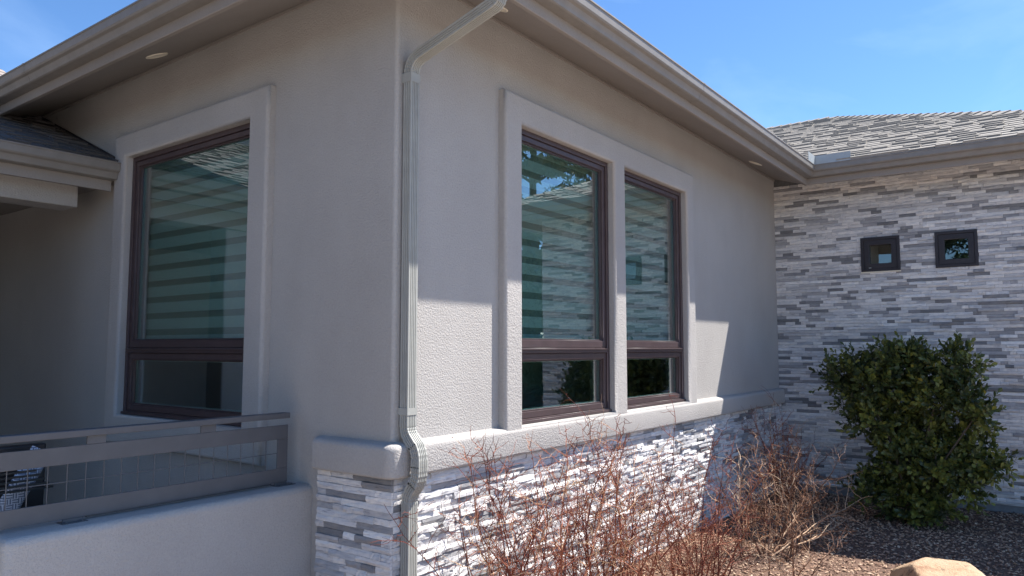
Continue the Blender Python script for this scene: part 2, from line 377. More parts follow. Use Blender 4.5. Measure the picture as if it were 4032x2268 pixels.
def lay_stones(faces):
    """faces: (kind, a0, a1, z0, z1, plane, holes). returns pieces (centre, rotz, size, variant, tone)"""
    out = []
    for kind, a0, a1, z0, z1, plane, holes in faces:
        H = 0.0345; rows = int(round((z1 - z0) / H)); H = (z1 - z0) / rows
        prev = []
        for r_ in range(rows):
            z = z0 + (r_ + 0.5) * H; a = a0; ends = []; band = r_ // 4
            while a < a1 - 1e-4:
                ln = R.choice([0.07, 0.11, 0.14, 0.17, 0.2, 0.23, 0.3]) * R.uniform(0.85, 1.15)
                b = a + ln
                if any(abs(b - p) < 0.025 for p in prev): b += 0.04
                if a1 - b < 0.06: b = a1
                ends.append(b)
                segs = [(a, b)]
                for h in holes:
                    if h[2] < z < h[3]:
                        ns = []
                        for s0, s1 in segs:
                            if s1 <= h[0] or s0 >= h[1]: ns.append((s0, s1))
                            else:
                                if s0 < h[0] - 0.012: ns.append((s0, h[0]))
                                if s1 > h[1] + 0.012: ns.append((h[1], s1))
                        segs = ns
                q = R.random()
                tone = R.uniform(0.0, 0.24) if q < 0.13 else (R.uniform(0.25, 0.5) if q < 0.36 else R.uniform(0.5, 1.0))
                for s0, s1 in segs:
                    dp = R.choice([0.012, 0.018, 0.024, 0.03]) + R.uniform(-0.002, 0.002) if kind == 'y' else R.choice([0.012, 0.015, 0.019, 0.024]) + R.uniform(-0.002, 0.002)
                    c = (s0 + s1) / 2
                    ctr = (c, plane, z) if kind == 'y' else (plane, c, z)
                    out.append((ctr, 0.0 if kind == 'y' else -math.pi / 2, (s1 - s0 - 0.0018, dp, H - 0.0018), R.randrange(len(SV)), tone))
                a = b
            prev = ends
    return out
def place_pieces(name, pieces, meshes, variants, parent, mat_joined, limit=300):
    def score(p):
        u, v, z = project(p[0]); inside = -0.01 < u < 1.01 and -0.01 < v < 1.01 and z > 0
        return (p[2][0] * max(p[2][2], 0.02) / z ** 2) if inside else 0
    pieces = sorted(pieces, key=score, reverse=True)
    for ctr, rz, sc, vi, tone in pieces[:limit]:
        o = bpy.data.objects.new(name, meshes[vi]); o.location = ctr; o.rotation_euler = (0, 0, rz); o.scale = sc; o.color = (tone, tone, tone, 1)
        link(o, parent)
    VV = []; FF = []; T = []; b = 0
    for ctr, rz, sc, vi, tone in pieces[limit:]:
        V, F = variants[vi]; W = V * np.array(sc)
        if rz: W = np.stack([W[:, 1], -W[:, 0], W[:, 2]], 1)
        VV.append(W + np.array(ctr)); FF.append(F + b); b += len(V); T.append(np.full(len(V), tone))
    if VV: stuff(from_np(name + 's_beyond', np.concatenate(VV), np.concatenate(FF), mat_joined, parent, np.concatenate(T)))
mb = MB(); mb.box(0.0, WX - 0.03, -0.004, 0.0 - 0.0005, 0.0, 1.005); mb.box(-0.004, -0.0005, -0.004, 0.56, 0.0, 1.005)
veneer = mb.build('stone_skirt', M['mortar'], house)
pcs = lay_stones([('y', -0.004, WX - 0.03, 0.0, 1.0, -0.004, []), ('x', -0.018, 0.56, 0.0, 1.0, -0.004, [])])
place_pieces('stone', pcs, SM, SV, veneer, M['stoneXj'])
mb = MB(); mb.box(0.01, WX - 0.03, -0.012, 0.1, -0.3, -0.001); mb.build('foundation', M['concrete'], house)

# eaves: soffit, fascia and gutter share one mitred plan line; z follows the photo's 5:12 raked soffit
GP = [(0.0, 3.556), (0.068, 3.556), (0.078, 3.562), (0.083, 3.585), (0.094, 3.603), (0.112, 3.612), (0.119, 3.622), (0.121, 3.668), (0.127, 3.672), (0.126, 3.681), (0.112, 3.681), (0.112, 3.676), (0.117, 3.664), (0.115, 3.626), (0.108, 3.617), (0.09, 3.608), (0.079, 3.588), (0.072, 3.566), (0.064, 3.561), (0.004, 3.561), (0.004, 3.672), (0.0, 3.672)]
def eaves(parent, i0, i1, drop=0.0, plan=PLAN):
    dz = lambda p: [(d, z - drop) for d, z in p]
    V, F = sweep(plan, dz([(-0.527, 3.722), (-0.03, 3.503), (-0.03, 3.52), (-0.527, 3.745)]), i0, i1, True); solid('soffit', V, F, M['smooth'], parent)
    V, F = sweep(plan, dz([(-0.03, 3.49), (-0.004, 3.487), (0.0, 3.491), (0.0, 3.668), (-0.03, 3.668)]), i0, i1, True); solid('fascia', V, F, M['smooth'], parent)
    V, F = sweep(plan, dz(GP), i0, i1, True); return solid('gutter', V, F, M['gutter'], parent, 28)
gut = eaves(house, 0, 2)
# frieze line where soffit meets wall
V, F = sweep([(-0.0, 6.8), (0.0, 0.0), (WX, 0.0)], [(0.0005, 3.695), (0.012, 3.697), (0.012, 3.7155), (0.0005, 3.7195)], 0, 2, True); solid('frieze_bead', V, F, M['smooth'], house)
# lap seams where two gutter lengths meet
GS = [(-0.0005, 3.5545), (0.0685, 3.5545), (0.0795, 3.561), (0.0845, 3.584), (0.095, 3.6015), (0.1127, 3.6105), (0.1205, 3.6215), (0.1225, 3.667), (0.1285, 3.671), (0.1275, 3.6825)]
GS2 = GS + [(d - 0.001, z + 0.001) for d, z in reversed(GS)]
for pth in ([(2.62, -0.527), (2.645, -0.527)], [(-0.527, 3.12), (-0.527, 3.095)]):
    V, F = sweep(pth, GS2, 0, 1, True); solid('seam', V, F, M['gutter'], gut)
# main roof
def roof_poly(name, pts, mat, parent, th=0.03):
    n = len(pts); V = list(pts) + [(x, y, z - th) for x, y, z in pts]; F = [tuple(range(n)), tuple(range(n, 2 * n))[::-1]] + [(i, n + i, n + (i + 1) % n, (i + 1) % n) for i in range(n)]
    return solid(name, V, F, mat, parent)
S = 5 / 12; E = -0.60; ZE = 3.70
zr = ZE + S * 4.0
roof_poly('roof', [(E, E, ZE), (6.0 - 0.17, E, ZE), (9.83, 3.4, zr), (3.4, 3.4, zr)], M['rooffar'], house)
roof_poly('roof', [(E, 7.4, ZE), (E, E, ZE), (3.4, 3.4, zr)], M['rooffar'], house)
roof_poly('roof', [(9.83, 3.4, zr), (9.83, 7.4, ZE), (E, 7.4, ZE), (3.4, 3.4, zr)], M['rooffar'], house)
# dark interior
bm = bmesh.new(); bmesh.ops.create_cube(bm, size=1, matrix=Matrix.Translation((3.25, 3.5, 1.9)) @ Matrix.Diagonal((6.1, 6.6, 3.5, 1)))
kill = [f for f in bm.faces if f.normal.y < -0.9 or f.normal.x < -0.9]; bmesh.ops.delete(bm, geom=kill, context='FACES')
from_bm('interior_room', bm, M['room'], house)
mb = MB(); mb.box(0.9, 6.2, 1.5, 1.6, 0.16, 3.6); mb.box(0.92, 3.9, 0.181, 0.62, 1.165, 1.19); mb.build('interior_partition', M['iwhite'], house)

# ------------------------------------------------------------ windows of the stucco wing
def frame_ring(a0, a1, z0, z1, wd, d0, d1, axis, bev=0.004):
    return slab(axis, (a0, a1), (z0, z1), [(a0 + wd[0], a1 - wd[1], z0 + wd[2], z1 - wd[3])], d0, d1, bev, 2)
def bar(axis, a0, a1, z0, z1, d0, d1, bev=0.003):
    return slab(axis, (a0, a1), (z0, z1), [], d0, d1, bev, 2)
def window(axis, a0, a1, label):
    win = thing_part('window', house, label)
    z0, z1 = 1.175, 3.085
    from_bm('frame', frame_ring(a0, a1, z0, z1, (0.032, 0.032, 0.03, 0.034), 0.004, 0.115, axis), M['bronze'], win)
    i0, i1 = a0 + 0.033, a1 - 0.033
    from_bm('mullion', bar(axis, i0, i1, 1.622, 1.657, 0.002, 0.10), M['bronze'], win)
    from_bm('drip_ledge', bar(axis, a0 + 0.012, i1 + 0.01, 1.645, 1.652, -0.008, 0.0015, 0.001), M['bronze'], win)
    from_bm('sash', frame_ring(i0, i1, 1.658, z1 - 0.035, (0.038, 0.038, 0.052, 0.036), 0.016, 0.09, axis), M['bronze'], win)
    from_bm('glazing_bead', frame_ring(i0 + 0.0385, i1 - 0.0385, 1.7105, z1 - 0.0715, (0.009, 0.009, 0.009, 0.009), 0.03, 0.047, axis, 0.002), M['bronze'], win)
    from_bm('sash', frame_ring(i0, i1, z0 + 0.031, 1.621, (0.038, 0.038, 0.042, 0.044), 0.016, 0.09, axis), M['bronze'], win)
    from_bm('glazing_bead', frame_ring(i0 + 0.0385, i1 - 0.0385, z0 + 0.0735, 1.5765, (0.009, 0.009, 0.009, 0.009), 0.03, 0.047, axis, 0.002), M['bronze'], win)
    from_bm('sill', bar(axis, a0 + 0.002, a1 - 0.002, z0 + 0.004, z0 + 0.022, -0.012, 0.0035, 0.002), M['bronze'], win)
    for (p, q) in ((1.7195, z1 - 0.0805), (z0 + 0.083, 1.567)):
        from_bm('pane', slab(axis, (i0 + 0.048, i1 - 0.048), (p, q), [], 0.048, 0.052), M['glass'], win)
        from_bm('pane_spacer', frame_ring(i0 + 0.0385, i1 - 0.0385, p - 0.0085, q + 0.0085, (0.016, 0.016, 0.014, 0.014), 0.0555, 0.0695, axis, 0), M['spacer'], win)
    # small weep covers
    for a in (a0 + 0.07, a1 - 0.09):
        for z in (1.667, z0 + 0.043):
            mbw = MB()
            if axis == 'y': mbw.box(a, a + 0.025, 0.0135, 0.0155, z, z + 0.007)
            else: mbw.box(0.0135, 0.0155, a, a + 0.025, z, z + 0.007)
            mbw.build('weep_cover', M['bronze'], win)
    return win
def thing_part(name, parent, label=None):
    o = bpy.data.objects.new(name, None); o.empty_display_size = 0.1
    o.location = (0, 0, 0); link(o, parent)
    if label: o['label'] = label
    return o
window('y', 1.063, 2.275, None); window('y', 2.447, 3.645, None)
window('x', 1.238, 2.80, 'tall window on the shaded side, behind the railing')
def blind(axis, a0, a1, label):
    t = thing('roller_blind', label, 'blind', ((a0 + a1) / 2, 0.13, 1.7) if axis == 'y' else (0.13, (a0 + a1) / 2, 1.7), 'zebra roller blinds inside the tall windows')
    z = 1.70; P = 0.1196
    z = 1.75 - 0.075; i = 0
    while z < 3.05:
        for (p, q, mt, nm) in ((z, z + 0.0745, M['blind'], 'band'), (z + 0.0747, z + P - 0.0002, M['sheer'], 'sheer_band')):
            from_bm(nm, slab(axis, (a0, a1), (p, min(q, 3.08)), [], 0.125 if nm == 'band' else 0.128, 0.130), mt, t)
        z += P
    from_bm('bottom_rail', slab(axis, (a0, a1), (1.645, 1.6745), [], 0.118, 0.134, 0.004, 2), M['blind'], t)
blind('y', 1.075, 2.262, 'cream zebra blind behind the taller-looking window nearest the downspout')
blind('y', 2.45, 3.632, 'cream zebra blind behind the window nearest the stone wing')
blind('x', 1.24, 2.75, 'cream zebra blind behind the shaded window above the railing')

# ------------------------------------------------------------ downspout
def spout_ring(n_f=4, n_s=3):
    """cross-section (x, n) counter-clockwise; n is towards the street. ribbed faces"""
    W_, D_ = 0.065, 0.055; g = 0.005; pts = []
    def side(p0, p1, cnt, nrm):
        L = math.dist(p0, p1); m = 0.008; out = [p0]
        for i in range(cnt):
            for f, h in ((0.28, 0), (0.42, g), (0.58, g), (0.72, 0)):
                t = (m + (L - 2 * m) * (i + f) / cnt) / L
                out.append((p0[0] + (p1[0] - p0[0]) * t - nrm[0] * h, p0[1] + (p1[1] - p0[1]) * t - nrm[1] * h))
        return out
    c = [(-W_ / 2, D_ / 2), (W_ / 2, D_ / 2), (W_ / 2, -D_ / 2), (-W_ / 2, -D_ / 2)]
    pts += side(c[0], c[1], n_f, (0, 1)); pts += side(c[1], c[2], n_s, (1, 0)); pts += side(c[2], c[3], n_f, (0, -1)); pts += side(c[3], c[0], n_s, (-1, 0))
    return pts
RING = spout_ring()
def spout(name, pts, parent, grow=1.0, mat=None):
    """pts (y, z, extra scale)"""
    V = []; F = []; k = len(RING)
    for i, (y, z, s) in enumerate(pts):
        a = Vector(pts[max(i - 1, 0)][:2]); b = Vector(pts[min(i + 1, len(pts) - 1)][:2]); d = (b - a).normalized()
        cosf = 1.0
        if 0 < i < len(pts) - 1:
            d1 = (Vector(pts[i][:2]) - a).normalized(); cosf = max(0.5, d.dot(d1))
        nrm = Vector((-d.y, d.x)) if d.y > 0 or True else None        # street side for a rising path
        for x, n in RING: V.append((0.0725 + x * s * grow, y + nrm.x * n * s * grow / cosf, z + nrm.y * n * s * grow / cosf))
    for i in range(len(pts) - 1):
        for j in range(k): F.append((i * k + j, i * k + (j + 1) % k, (i + 1) * k + (j + 1) % k, (i + 1) * k + j))
    F.append(tuple(range(k))); F.append(tuple(range((len(pts) - 1) * k, len(pts) * k))[::-1])
    me = bpy.data.meshes.new(name); me.from_pydata(V, [], F); recalc(me); return mesh_obj(name, me, mat or M['spout'], parent)
ds = thing_part('downspout', house, 'ribbed grey-green downspout at the corner')
YC, YL, YJ = -0.0385, -0.056, -0.122
spout('pipe', [(YL, 0.03, 1), (YL, 0.875, 1)], ds)
spout('pipe', [(YC, 1.255, 1), (YC, 3.075, 1)], ds)
def elbow(p0, p1, p2, n, grow=1.03, r=0.034):
    """crimped bend from p0 through corner p1 to p2"""
    pts = []; p0, p1, p2 = map(Vector, (p0, p1, p2))
    a = p1 + (p0 - p1).normalized() * r; b = p1 + (p2 - p1).normalized() * r
    pts.append((p0.x, p0.y, 1))
    m = n * 2
    for i in range(m + 1):
        t = i / m; q = a * (1 - t) ** 2 + p1 * 2 * t * (1 - t) + b * t * t
        pts.append((q.x, q.y, 1.0 if i % 2 == 0 else 0.93))
    pts.append((p2.x, p2.y, 1)); return spout('elbow', pts, ds, grow)
elbow((YL, 0.862), (YL, 0.905), (-0.101, 0.967), 3)
elbow((-0.097, 0.96), (YJ, 1.005), (YJ, 1.06), 3)
elbow((YJ, 1.055), (YJ, 1.125), (-0.098, 1.165), 3)
elbow((-0.102, 1.155), (YC, 1.225), (YC, 1.285), 3)
elbow((YC, 3.06), (YC, 3.185), (-0.15, 3.2167), 7, r=0.075)
spout('pipe', [(-0.10, 3.2027, 0.99), (-0.592, 3.3410, 0.99)], ds)
elbow((-0.585, 3.339), (-0.626, 3.3505), (-0.622, 3.41), 4)
spout('pipe', [(-0.6195, 3.40, 0.9), (-0.6195, 3.572, 0.9)], ds)
def strap(z, yc, h=0.033):
    mb = MB(); x0, x1 = 0.0725 - 0.0355, 0.0725 + 0.0355; y1 = yc - 0.0305
    mb.box(x0, x1, y1, y1 + 0.0015, z, z + h); mb.box(x0, x0 + 0.0015, y1 + 0.0016, -0.001, z, z + h); mb.box(x1 - 0.0015, x1, y1 + 0.0016, -0.001, z, z + h)
    mb.box(x1 + 0.0002, x1 + 0.02, -0.0032, -0.001, z, z + h)
    for k_ in (0.25, 0.75): mb.tube([(x1 + 0.0002, yc - 0.008, z + h * k_), (x1 + 0.004, yc - 0.008, z + h * k_)], 0.0032, 6)
    mb.build('strap', M['spout'], ds)
strap(1.315, YC, 0.036); strap(3.065, YC, 0.05)

# ------------------------------------------------------------ recessed soffit lights
def soffit_light(x, y, ax, label):
    z = 3.722 + 0.4406 * (y if ax == 'y' else x)
    t = thing('soffit_light', label, 'light', (x, y, z), 'recessed round lights in the soffit')
    nrm = Vector((0, 0.4406, -1)) if ax == 'y' else Vector((0.4406, 0, -1)); nrm.normalize()
    a = nrm.orthogonal().normalized(); b = nrm.cross(a); c = Vector((x, y, z))
    def ring(r, h, n=40): return [c + nrm * h + (a * math.cos(i * 2 * math.pi / n) + b * math.sin(i * 2 * math.pi / n)) * r for i in range(n)]
    n = 40; mb = MB(); rs = [ring(0.072, -0.004), ring(0.072, 0.004), ring(0.069, 0.007), ring(0.058, 0.006), ring(0.055, 0.0025)]
    mb.add([p for r_ in rs for p in r_], [(i * n + j, i * n + (j + 1) % n, (i + 1) * n + (j + 1) % n, (i + 1) * n + j) for i in range(4) for j in range(n)], True)
    mb.build('trim_ring', M['lens'], t)
    mb = MB(); mb.add(ring(0.0565, 0.003), [tuple(range(n))]); mb.build('lens', M['lens'], t)
soffit_light(0.555, -0.235, 'y', 'round soffit light beside the top of the downspout')
soffit_light(5.12, -0.21, 'y', 'round soffit light near the inside corner by the stone wing')
soffit_light(-0.243, 2.03, 'x', 'round soffit light above the shaded left window')

# ------------------------------------------------------------ stone-clad wing
wing = thing('stone_wing', 'house wing clad in grey and white stacked stone with two small square dark windows', 'house', (WX, -1.6, 0))
HW = [(-1.360, -0.961, 2.515, 2.903), (-2.096, -1.702, 2.515, 2.903)]
holes = [(a, b, c, d) for a, b, c, d in HW]
wv = from_bm('stone_wall', slab('x', (-3.33, 6.8), (0.07, ZT + 0.02), holes, WX, WX + 0.18), M['mortar'], wing)
pcs = lay_stones([('x', -3.33, 0.0, 0.07, 3.62, WX, holes)])
place_pieces('stone', pcs, SM, SV, wv, M['stoneXj'])
mb = MB(); mb.box(WX + 0.005, 13.1, -3.325, -3.2, -0.3, 3.6); mb.box(13.0, 13.1, -3.2, 6.8, -0.3, 3.6); mb.build('stucco_wall', M['stucco'], wing)
mb = MB(); mb.box(WX - 0.004, WX + 0.17, -3.32, -0.03, -0.3, 0.069); mb.build('foundation', M['concrete'], wing)
mb = MB(); mb.box(WX + 1.6, WX + 1.65, -3.2, 0.5, 0.1, 3.5); mb.box(WX + 0.2, WX + 1.6, -3.2, 0.5, 0.1, 0.12); mb.build('interior_room', M['room'], wing)
for i, (a0, a1, z0, z1) in enumerate(HW):
    win = thing_part('small_window', wing, 'small square window nearer the corner' if i == 0 else 'small square window farther from the corner')
    from_bm('frame', frame_ring(a0, a1, z0, z1, (0.03, 0.03, 0.03, 0.03), WX - 0.032, WX + 0.08, 'x', 0.004), M['darkframe'], win)
    from_bm('sash', frame_ring(a0 + 0.0305, a1 - 0.0305, z0 + 0.0305, z1 - 0.0305, (0.058, 0.058, 0.058, 0.058), WX - 0.022, WX + 0.06, 'x', 0.004), M['darkframe'], win)
    from_bm('pane', slab('x', (a0 + 0.0885, a1 - 0.0885), (z0 + 0.0885, z1 - 0.0885), [], WX + 0.005, WX + 0.009), M['glass'], win)
    if i == 0:
        mb = MB(); mb.box(WX - 0.0345, WX - 0.0225, a1 - 0.105, a1 - 0.08, z0 + 0.038, z0 + 0.044); mb.build('frame_tag', M['spacer'], win)
        mb = MB(); mb.box(WX - 0.03, WX, a0 - 0.003, a1 + 0.003, z0 - 0.014, z0 - 0.001); mb.build('sill', M['lens'], win)
eaves(wing, 2, 4)
# roof of the stone wing: west slope built of separate shingles
RX0 = 5.83; PK = (9.86, 0.12)
def zroof(x): return ZE + S * (x - RX0)
roof_poly('roof', [(RX0, -3.93, ZE), (RX0, E, ZE), (9.83, 3.4, zr), (9.86, 3.4, zr), (PK[0], PK[1], zroof(PK[0]))], M['shinglej'], wing)
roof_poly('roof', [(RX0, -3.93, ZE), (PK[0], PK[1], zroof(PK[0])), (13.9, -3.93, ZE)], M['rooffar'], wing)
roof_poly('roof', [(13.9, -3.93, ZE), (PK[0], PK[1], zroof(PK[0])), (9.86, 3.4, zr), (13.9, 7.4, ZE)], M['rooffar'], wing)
roofdeck = thing_part('shingle_slope', wing)
def hip_edge(x): return -3.93 + (x - RX0) * (PK[1] + 3.93) / (PK[0] - RX0)
def valley_edge(x): return E + (x - RX0) * (3.4 - E) / (9.83 - RX0)
def shingle_var(seed):
    r = np.random.RandomState(seed)
    V = np.array([(-0.5, -1, 0), (0.5, -1, 0), (0.5, 0, 0), (-0.5, 0, 0), (-0.5, -1, 1), (0.5, -1, 1), (0.5, 0, 0.25), (-0.5, 0, 0.25)], float)
    V[4:6, 2] *= r.uniform(0.9, 1.1, 2); V[[0, 4], 0] += r.uniform(-0.02, 0.02); V[[1, 5], 0] += r.uniform(-0.02, 0.02)
    return V, np.array([(0, 3, 2, 1), (4, 5, 6, 7), (0, 1, 5, 4), (1, 2, 6, 5), (2, 3, 7, 6), (3, 0, 4, 7)])
SHV = [shingle_var(s) for s in range(5)]; SHM = []
for V, F in SHV:
    me = bpy.data.meshes.new('shingle'); me.from_pydata(V.tolist(), [], F.tolist()); me.materials.append(M['shingle']); SHM.append(me)
ang = math.atan(S); course = 0.135; pieces = []
ncr = int((PK[0] - RX0) / math.cos(ang) / course)
for c in range(ncr + 1):
    s0 = c * course - 0.04; x = RX0 + s0 * math.cos(ang); xm = RX0 + (s0 + 0.07) * math.cos(ang)
    y = hip_edge(max(xm, RX0)); y1 = valley_edge(max(xm, RX0)) if xm < 9.8 else 3.4
    low = R.random() < 0.5
    while y < y1:
        ln = R.uniform(0.10, 0.34); ln = min(ln, y1 - y)
        if ln < 0.03: break
        th = R.choice([0.014, 0.027]) if R.random() < 0.3 else (0.014 if low else 0.027); low = not low
        ext = 0.018 if th > 0.015 else 0.0
        pieces.append(((x + 0.005, y + ln / 2, zroof(x) + 0.003), ln - 0.004, course + 0.03 + ext, th, R.randrange(5), min(1, max(0, R.gauss(0.55, 0.12) + (0.04 if th > 0.015 else -0.04))), ext))
        y += ln
def sh_matrix(p):
    (x, y, z), ln, dp, th, vi, tone, ext = p
    up = Vector((math.cos(ang), 0, math.sin(ang))); al = Vector((0, -1, 0)); nn = al.cross(up); 
    o = Vector((x, y, z)) + up * (dp - ext)
    m = Matrix(((al.x * ln, up.x * dp, nn.x * th, o.x), (al.y * ln, up.y * dp, nn.y * th, o.y), (al.z * ln, up.z * dp, nn.z * th, o.z), (0, 0, 0, 1)))
    return m
def sc(p):
    u, v, z = project(p[0]); return (p[1] / z ** 2) if (-.01 < u < 1.01 and -.01 < v < 1.01) else 0
pieces.sort(key=sc, reverse=True)
for p in pieces[:300]:
    o = bpy.data.objects.new('shingle', SHM[p[4]]); link(o, roofdeck); o.matrix_basis = sh_matrix(p); o.color = (p[5], p[5], p[5], 1)
VV = []; FF = []; T = []; b = 0
for p in pieces[300:]:
    V, F = SHV[p[4]]; m = np.array(sh_matrix(p)); W = V @ m[:3, :3].T + m[:3, 3]; VV.append(W); FF.append(F + b); b += 8; T.append(np.full(8, p[5]))
stuff(from_np('shingles_beyond', np.concatenate(VV), np.concatenate(FF), M['shinglej'], roofdeck, np.concatenate(T)))
# hip and ridge caps
caps = []
hp0 = Vector((RX0, -3.93, ZE)); hp1 = Vector((PK[0], PK[1], zroof(PK[0])))
def cap_run(a, b, side):
    d = (b - a).normalized(); n = int((b - a).length / 0.15)
    for i in range(n):
        c = a + d * (i * 0.15); e = c + d * 0.2; l = d.cross(Vector((0, 0, 1))).normalized(); up = l.cross(d)
        mb = MB(); h0 = 0.038; h1 = 0.018; ww = 0.13
        V = [c + up * h0, c + l * ww + up * (h0 - 0.055), c - l * ww + up * (h0 - 0.055), e + up * h1, e + l * ww + up * (h1 - 0.055), e - l * ww + up * (h1 - 0.055),
             c + up * (h0 - 0.018), c + l * ww + up * (h0 - 0.073), c - l * ww + up * (h0 - 0.073)]
        mb.add(V, [(0, 1, 4, 3), (2, 0, 3, 5), (6, 7, 1, 0), (8, 6, 0, 2), (1, 7, 4), (8, 2, 5)])
        o = mb.build('ridge_cap', M['shingle'], roofdeck); t = R.uniform(0.15, 0.55); o.color = (t, t, t, 1)
cap_run(hp0, hp1, 0); cap_run(hp1, Vector((9.86, 3.4, zr)), 0)
# splash guard in the inside corner of the gutters
mb = MB(); mb.box(5.777, 5.7795, -1.02, -0.652, 3.672, 3.775); mb.box(5.52, 5.7765, -0.6535, -0.651, 3.672, 3.775)
o = mb.build('splash_guard', M['galv'], wing)

# ------------------------------------------------------------ porch: low eave, beam, post, roof, deck
porch = thing('porch', 'low covered porch with shingled roof, gutter and stucco beam joining the shaded wall', 'porch', (-2.0, 3.0, 0))
PP = [(-6.5, 2.975), (-0.062, 2.975)]
V, F = sweep(PP, [(d, z - 0.638) for d, z in GP], 0, 1, True); solid('gutter', V, F, M['gutter'], porch, 28)
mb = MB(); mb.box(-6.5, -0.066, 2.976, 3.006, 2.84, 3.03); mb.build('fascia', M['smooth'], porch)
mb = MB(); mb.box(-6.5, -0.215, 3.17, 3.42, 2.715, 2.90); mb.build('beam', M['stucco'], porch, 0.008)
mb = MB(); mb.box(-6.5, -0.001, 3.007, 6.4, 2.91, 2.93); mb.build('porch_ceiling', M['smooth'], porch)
roof_poly('roof', [(-6.5, 2.93, 3.06), (-0.003, 2.93, 3.06), (-0.003, 6.5, 3.06 + S * 3.57), (-6.5, 6.5, 3.06 + S * 3.57)], M['shingle_shadej'], porch)
mb = MB(); mb.box(-1.16, -0.93, 3.18, 3.41, 0.0, 2.714); mb.build('post', M['trim'], porch, 0.015)
mb = MB(); mb.box(-6.5, -0.002, 0.9, 6.4, 0.28, 0.32); mb.build('porch_deck', M['wood'], porch)
mb = MB(); mb.box(-6.5, -0.003, 6.4, 6.5, 0.3, 4.5); mb.box(-3.4, -3.2, 3.2, 6.39, 0.33, 2.9); mb.build('stucco_wall', M['stucco'], porch)
mb = MB(); mb.tube([(-0.02, 2.94, 3.075), (-0.02, 6.4, 3.075 + S * 3.46)], 0.012, 6); mb.build('flashing', M['darkframe'], porch)
# shingles of the porch roof, every course
VV = []; FF = []; T = []; b = 0; ob = []
for c in range(28):
    s0 = c * course - 0.03; y = 2.93 + s0 * math.cos(ang); z = 3.06 + s0 * math.sin(ang) + 0.003; x = -6.4; low = False
    while x < -0.03:
        ln = min(R.uniform(0.10, 0.34), -0.02 - x); th = 0.008 if low else 0.02; low = not low; tone = min(1, max(0, R.gauss(0.5, 0.25)))
        al = Vector((1, 0, 0)); up = Vector((0, math.cos(ang), math.sin(ang))); nn = al.cross(up); dp = course + 0.03; o_v = Vector((x + ln / 2, y, z)) + up * dp
        m = Matrix(((al.x * (ln - .004), up.x * dp, nn.x * th, o_v.x), (al.y, up.y * dp, nn.y * th, o_v.y), (al.z, up.z * dp, nn.z * th, o_v.z), (0, 0, 0, 1)))
        ob.append(((x + ln / 2, y, z), ln, m, R.randrange(5), tone)); x += ln
def sc2(p):
    u, v, z = project(p[0]); return (p[1] / z ** 2) if (-.03 < u < 0.15 and -.01 < v < 1.01) else 0
ob.sort(key=sc2, reverse=True); n_own = min(120, sum(1 for p in ob if sc2(p) > 0))
pd = thing_part('shingle_slope', porch)
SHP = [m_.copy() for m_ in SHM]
for m_ in SHP: m_.materials[0] = M['pshingle']  # roof shingle darkened, its colour carries the shade
for p in ob[:n_own]:
    o = bpy.data.objects.new('shingle', SHP[p[3]]); link(o, pd); o.matrix_basis = p[2]; o.color = (p[4],) * 3 + (1,)
for p in ob[n_own:]:
    V, F = SHV[p[3]]; m = np.array(p[2]); VV.append(V @ m[:3, :3].T + m[:3, 3]); FF.append(F + b); b += 8; T.append(np.full(8, p[4]))
stuff(from_np('shingles_beyond', np.concatenate(VV), np.concatenate(FF), M['shingle_shadej'], pd, np.concatenate(T)))
mb = MB(); mb.box(-9.0, -3.42, 3.7, 10.0, 0.0, 5.6); mb.build('sky_block_wall', M['stucco'], porch)  # unseen mass, added to keep sky light off the porch roof
roof_poly('roof', [(-9.6, 3.1, 5.5), (-2.8, 3.1, 5.5), (-5.4, 6.2, 6.8), (-9.6, 6.2, 6.8)], M['rooffar'], porch)  # roof on the added unseen mass, blocks sky light too
roof_poly('roof', [(-2.8, 3.1, 5.5), (-2.8, 10.6, 5.5), (-5.4, 7.8, 6.8), (-5.4, 6.2, 6.8)], M['rooffar'], porch)  # second slope over the same added light-blocking mass
# far roof seen over the gutter
fr = roof_poly('far_roof', [(1.9, 8.0, 4.55), (1.15, 8.9, 5.50), (-0.6, 11.0, 6.95), (-9, 11.0, 6.95), (-9, 8.0, 4.55)], M['rooffar'], None)
tag(fr, 'sunlit brown shingle roof corner peeking over the left gutter', 'roof')

# ------------------------------------------------------------ low wall and railing
mb = MB(); mb.box(-1.50, 0.06, 0.62, 0.87, -0.3, 0.90)
lw = mb.build('low_wall', M['trim'], None, 0.035, 4); tag(lw, 'low taupe stucco wall with rounded top under the metal railing', 'wall')
rail = thing('metal_railing', 'grey metal railing with wire mesh infill on top of the low stucco wall', 'railing', (-0.8, 0.745, 0.9))
RY0, RY1 = 0.742, 0.752
xl = -1.62
def plate(name, x0, x1, z0, z1, y0=RY0, y1=RY1, bev=0.0015): mb = MB(); mb.box(x0, x1, y0, y1, z0, z1); return mb.build(name, M['rail'], rail, bev)
plate('cap_rail', xl, -0.082, 1.268, 1.298, 0.722, 0.782, 0.003)
plate('top_bar', xl, -0.080, 1.153, 1.230)
plate('bottom_bar', xl, -0.080, 0.918, 0.994)
plate('end_plate', -0.1455, -0.080, 0.9945, 1.1525)
plate('end_foot', -0.158, -0.082, 0.902, 0.9175)
for x0, x1 in ((-0.604, -0.522), (-1.148, -1.066)): plate('spacer', x0, x1, 1.2305, 1.2675)
for x0, x1 in ((-1.235, -1.150),): plate('foot', x0, x1, 0.902, 0.9175)
for x0, x1 in ((-1.245, -1.14), (-0.160, -0.040)):
    o = plate('base_plate', x0, x1, 0.8985, 0.9035, 0.715, 0.78)
    mb = MB()
    for xx in (x0 + 0.02, x1 - 0.02): mb.tube([(xx, 0.728, 0.9036), (xx, 0.728, 0.909)], 0.005, 6)
    mb.build('bolt', M['rail'], o)
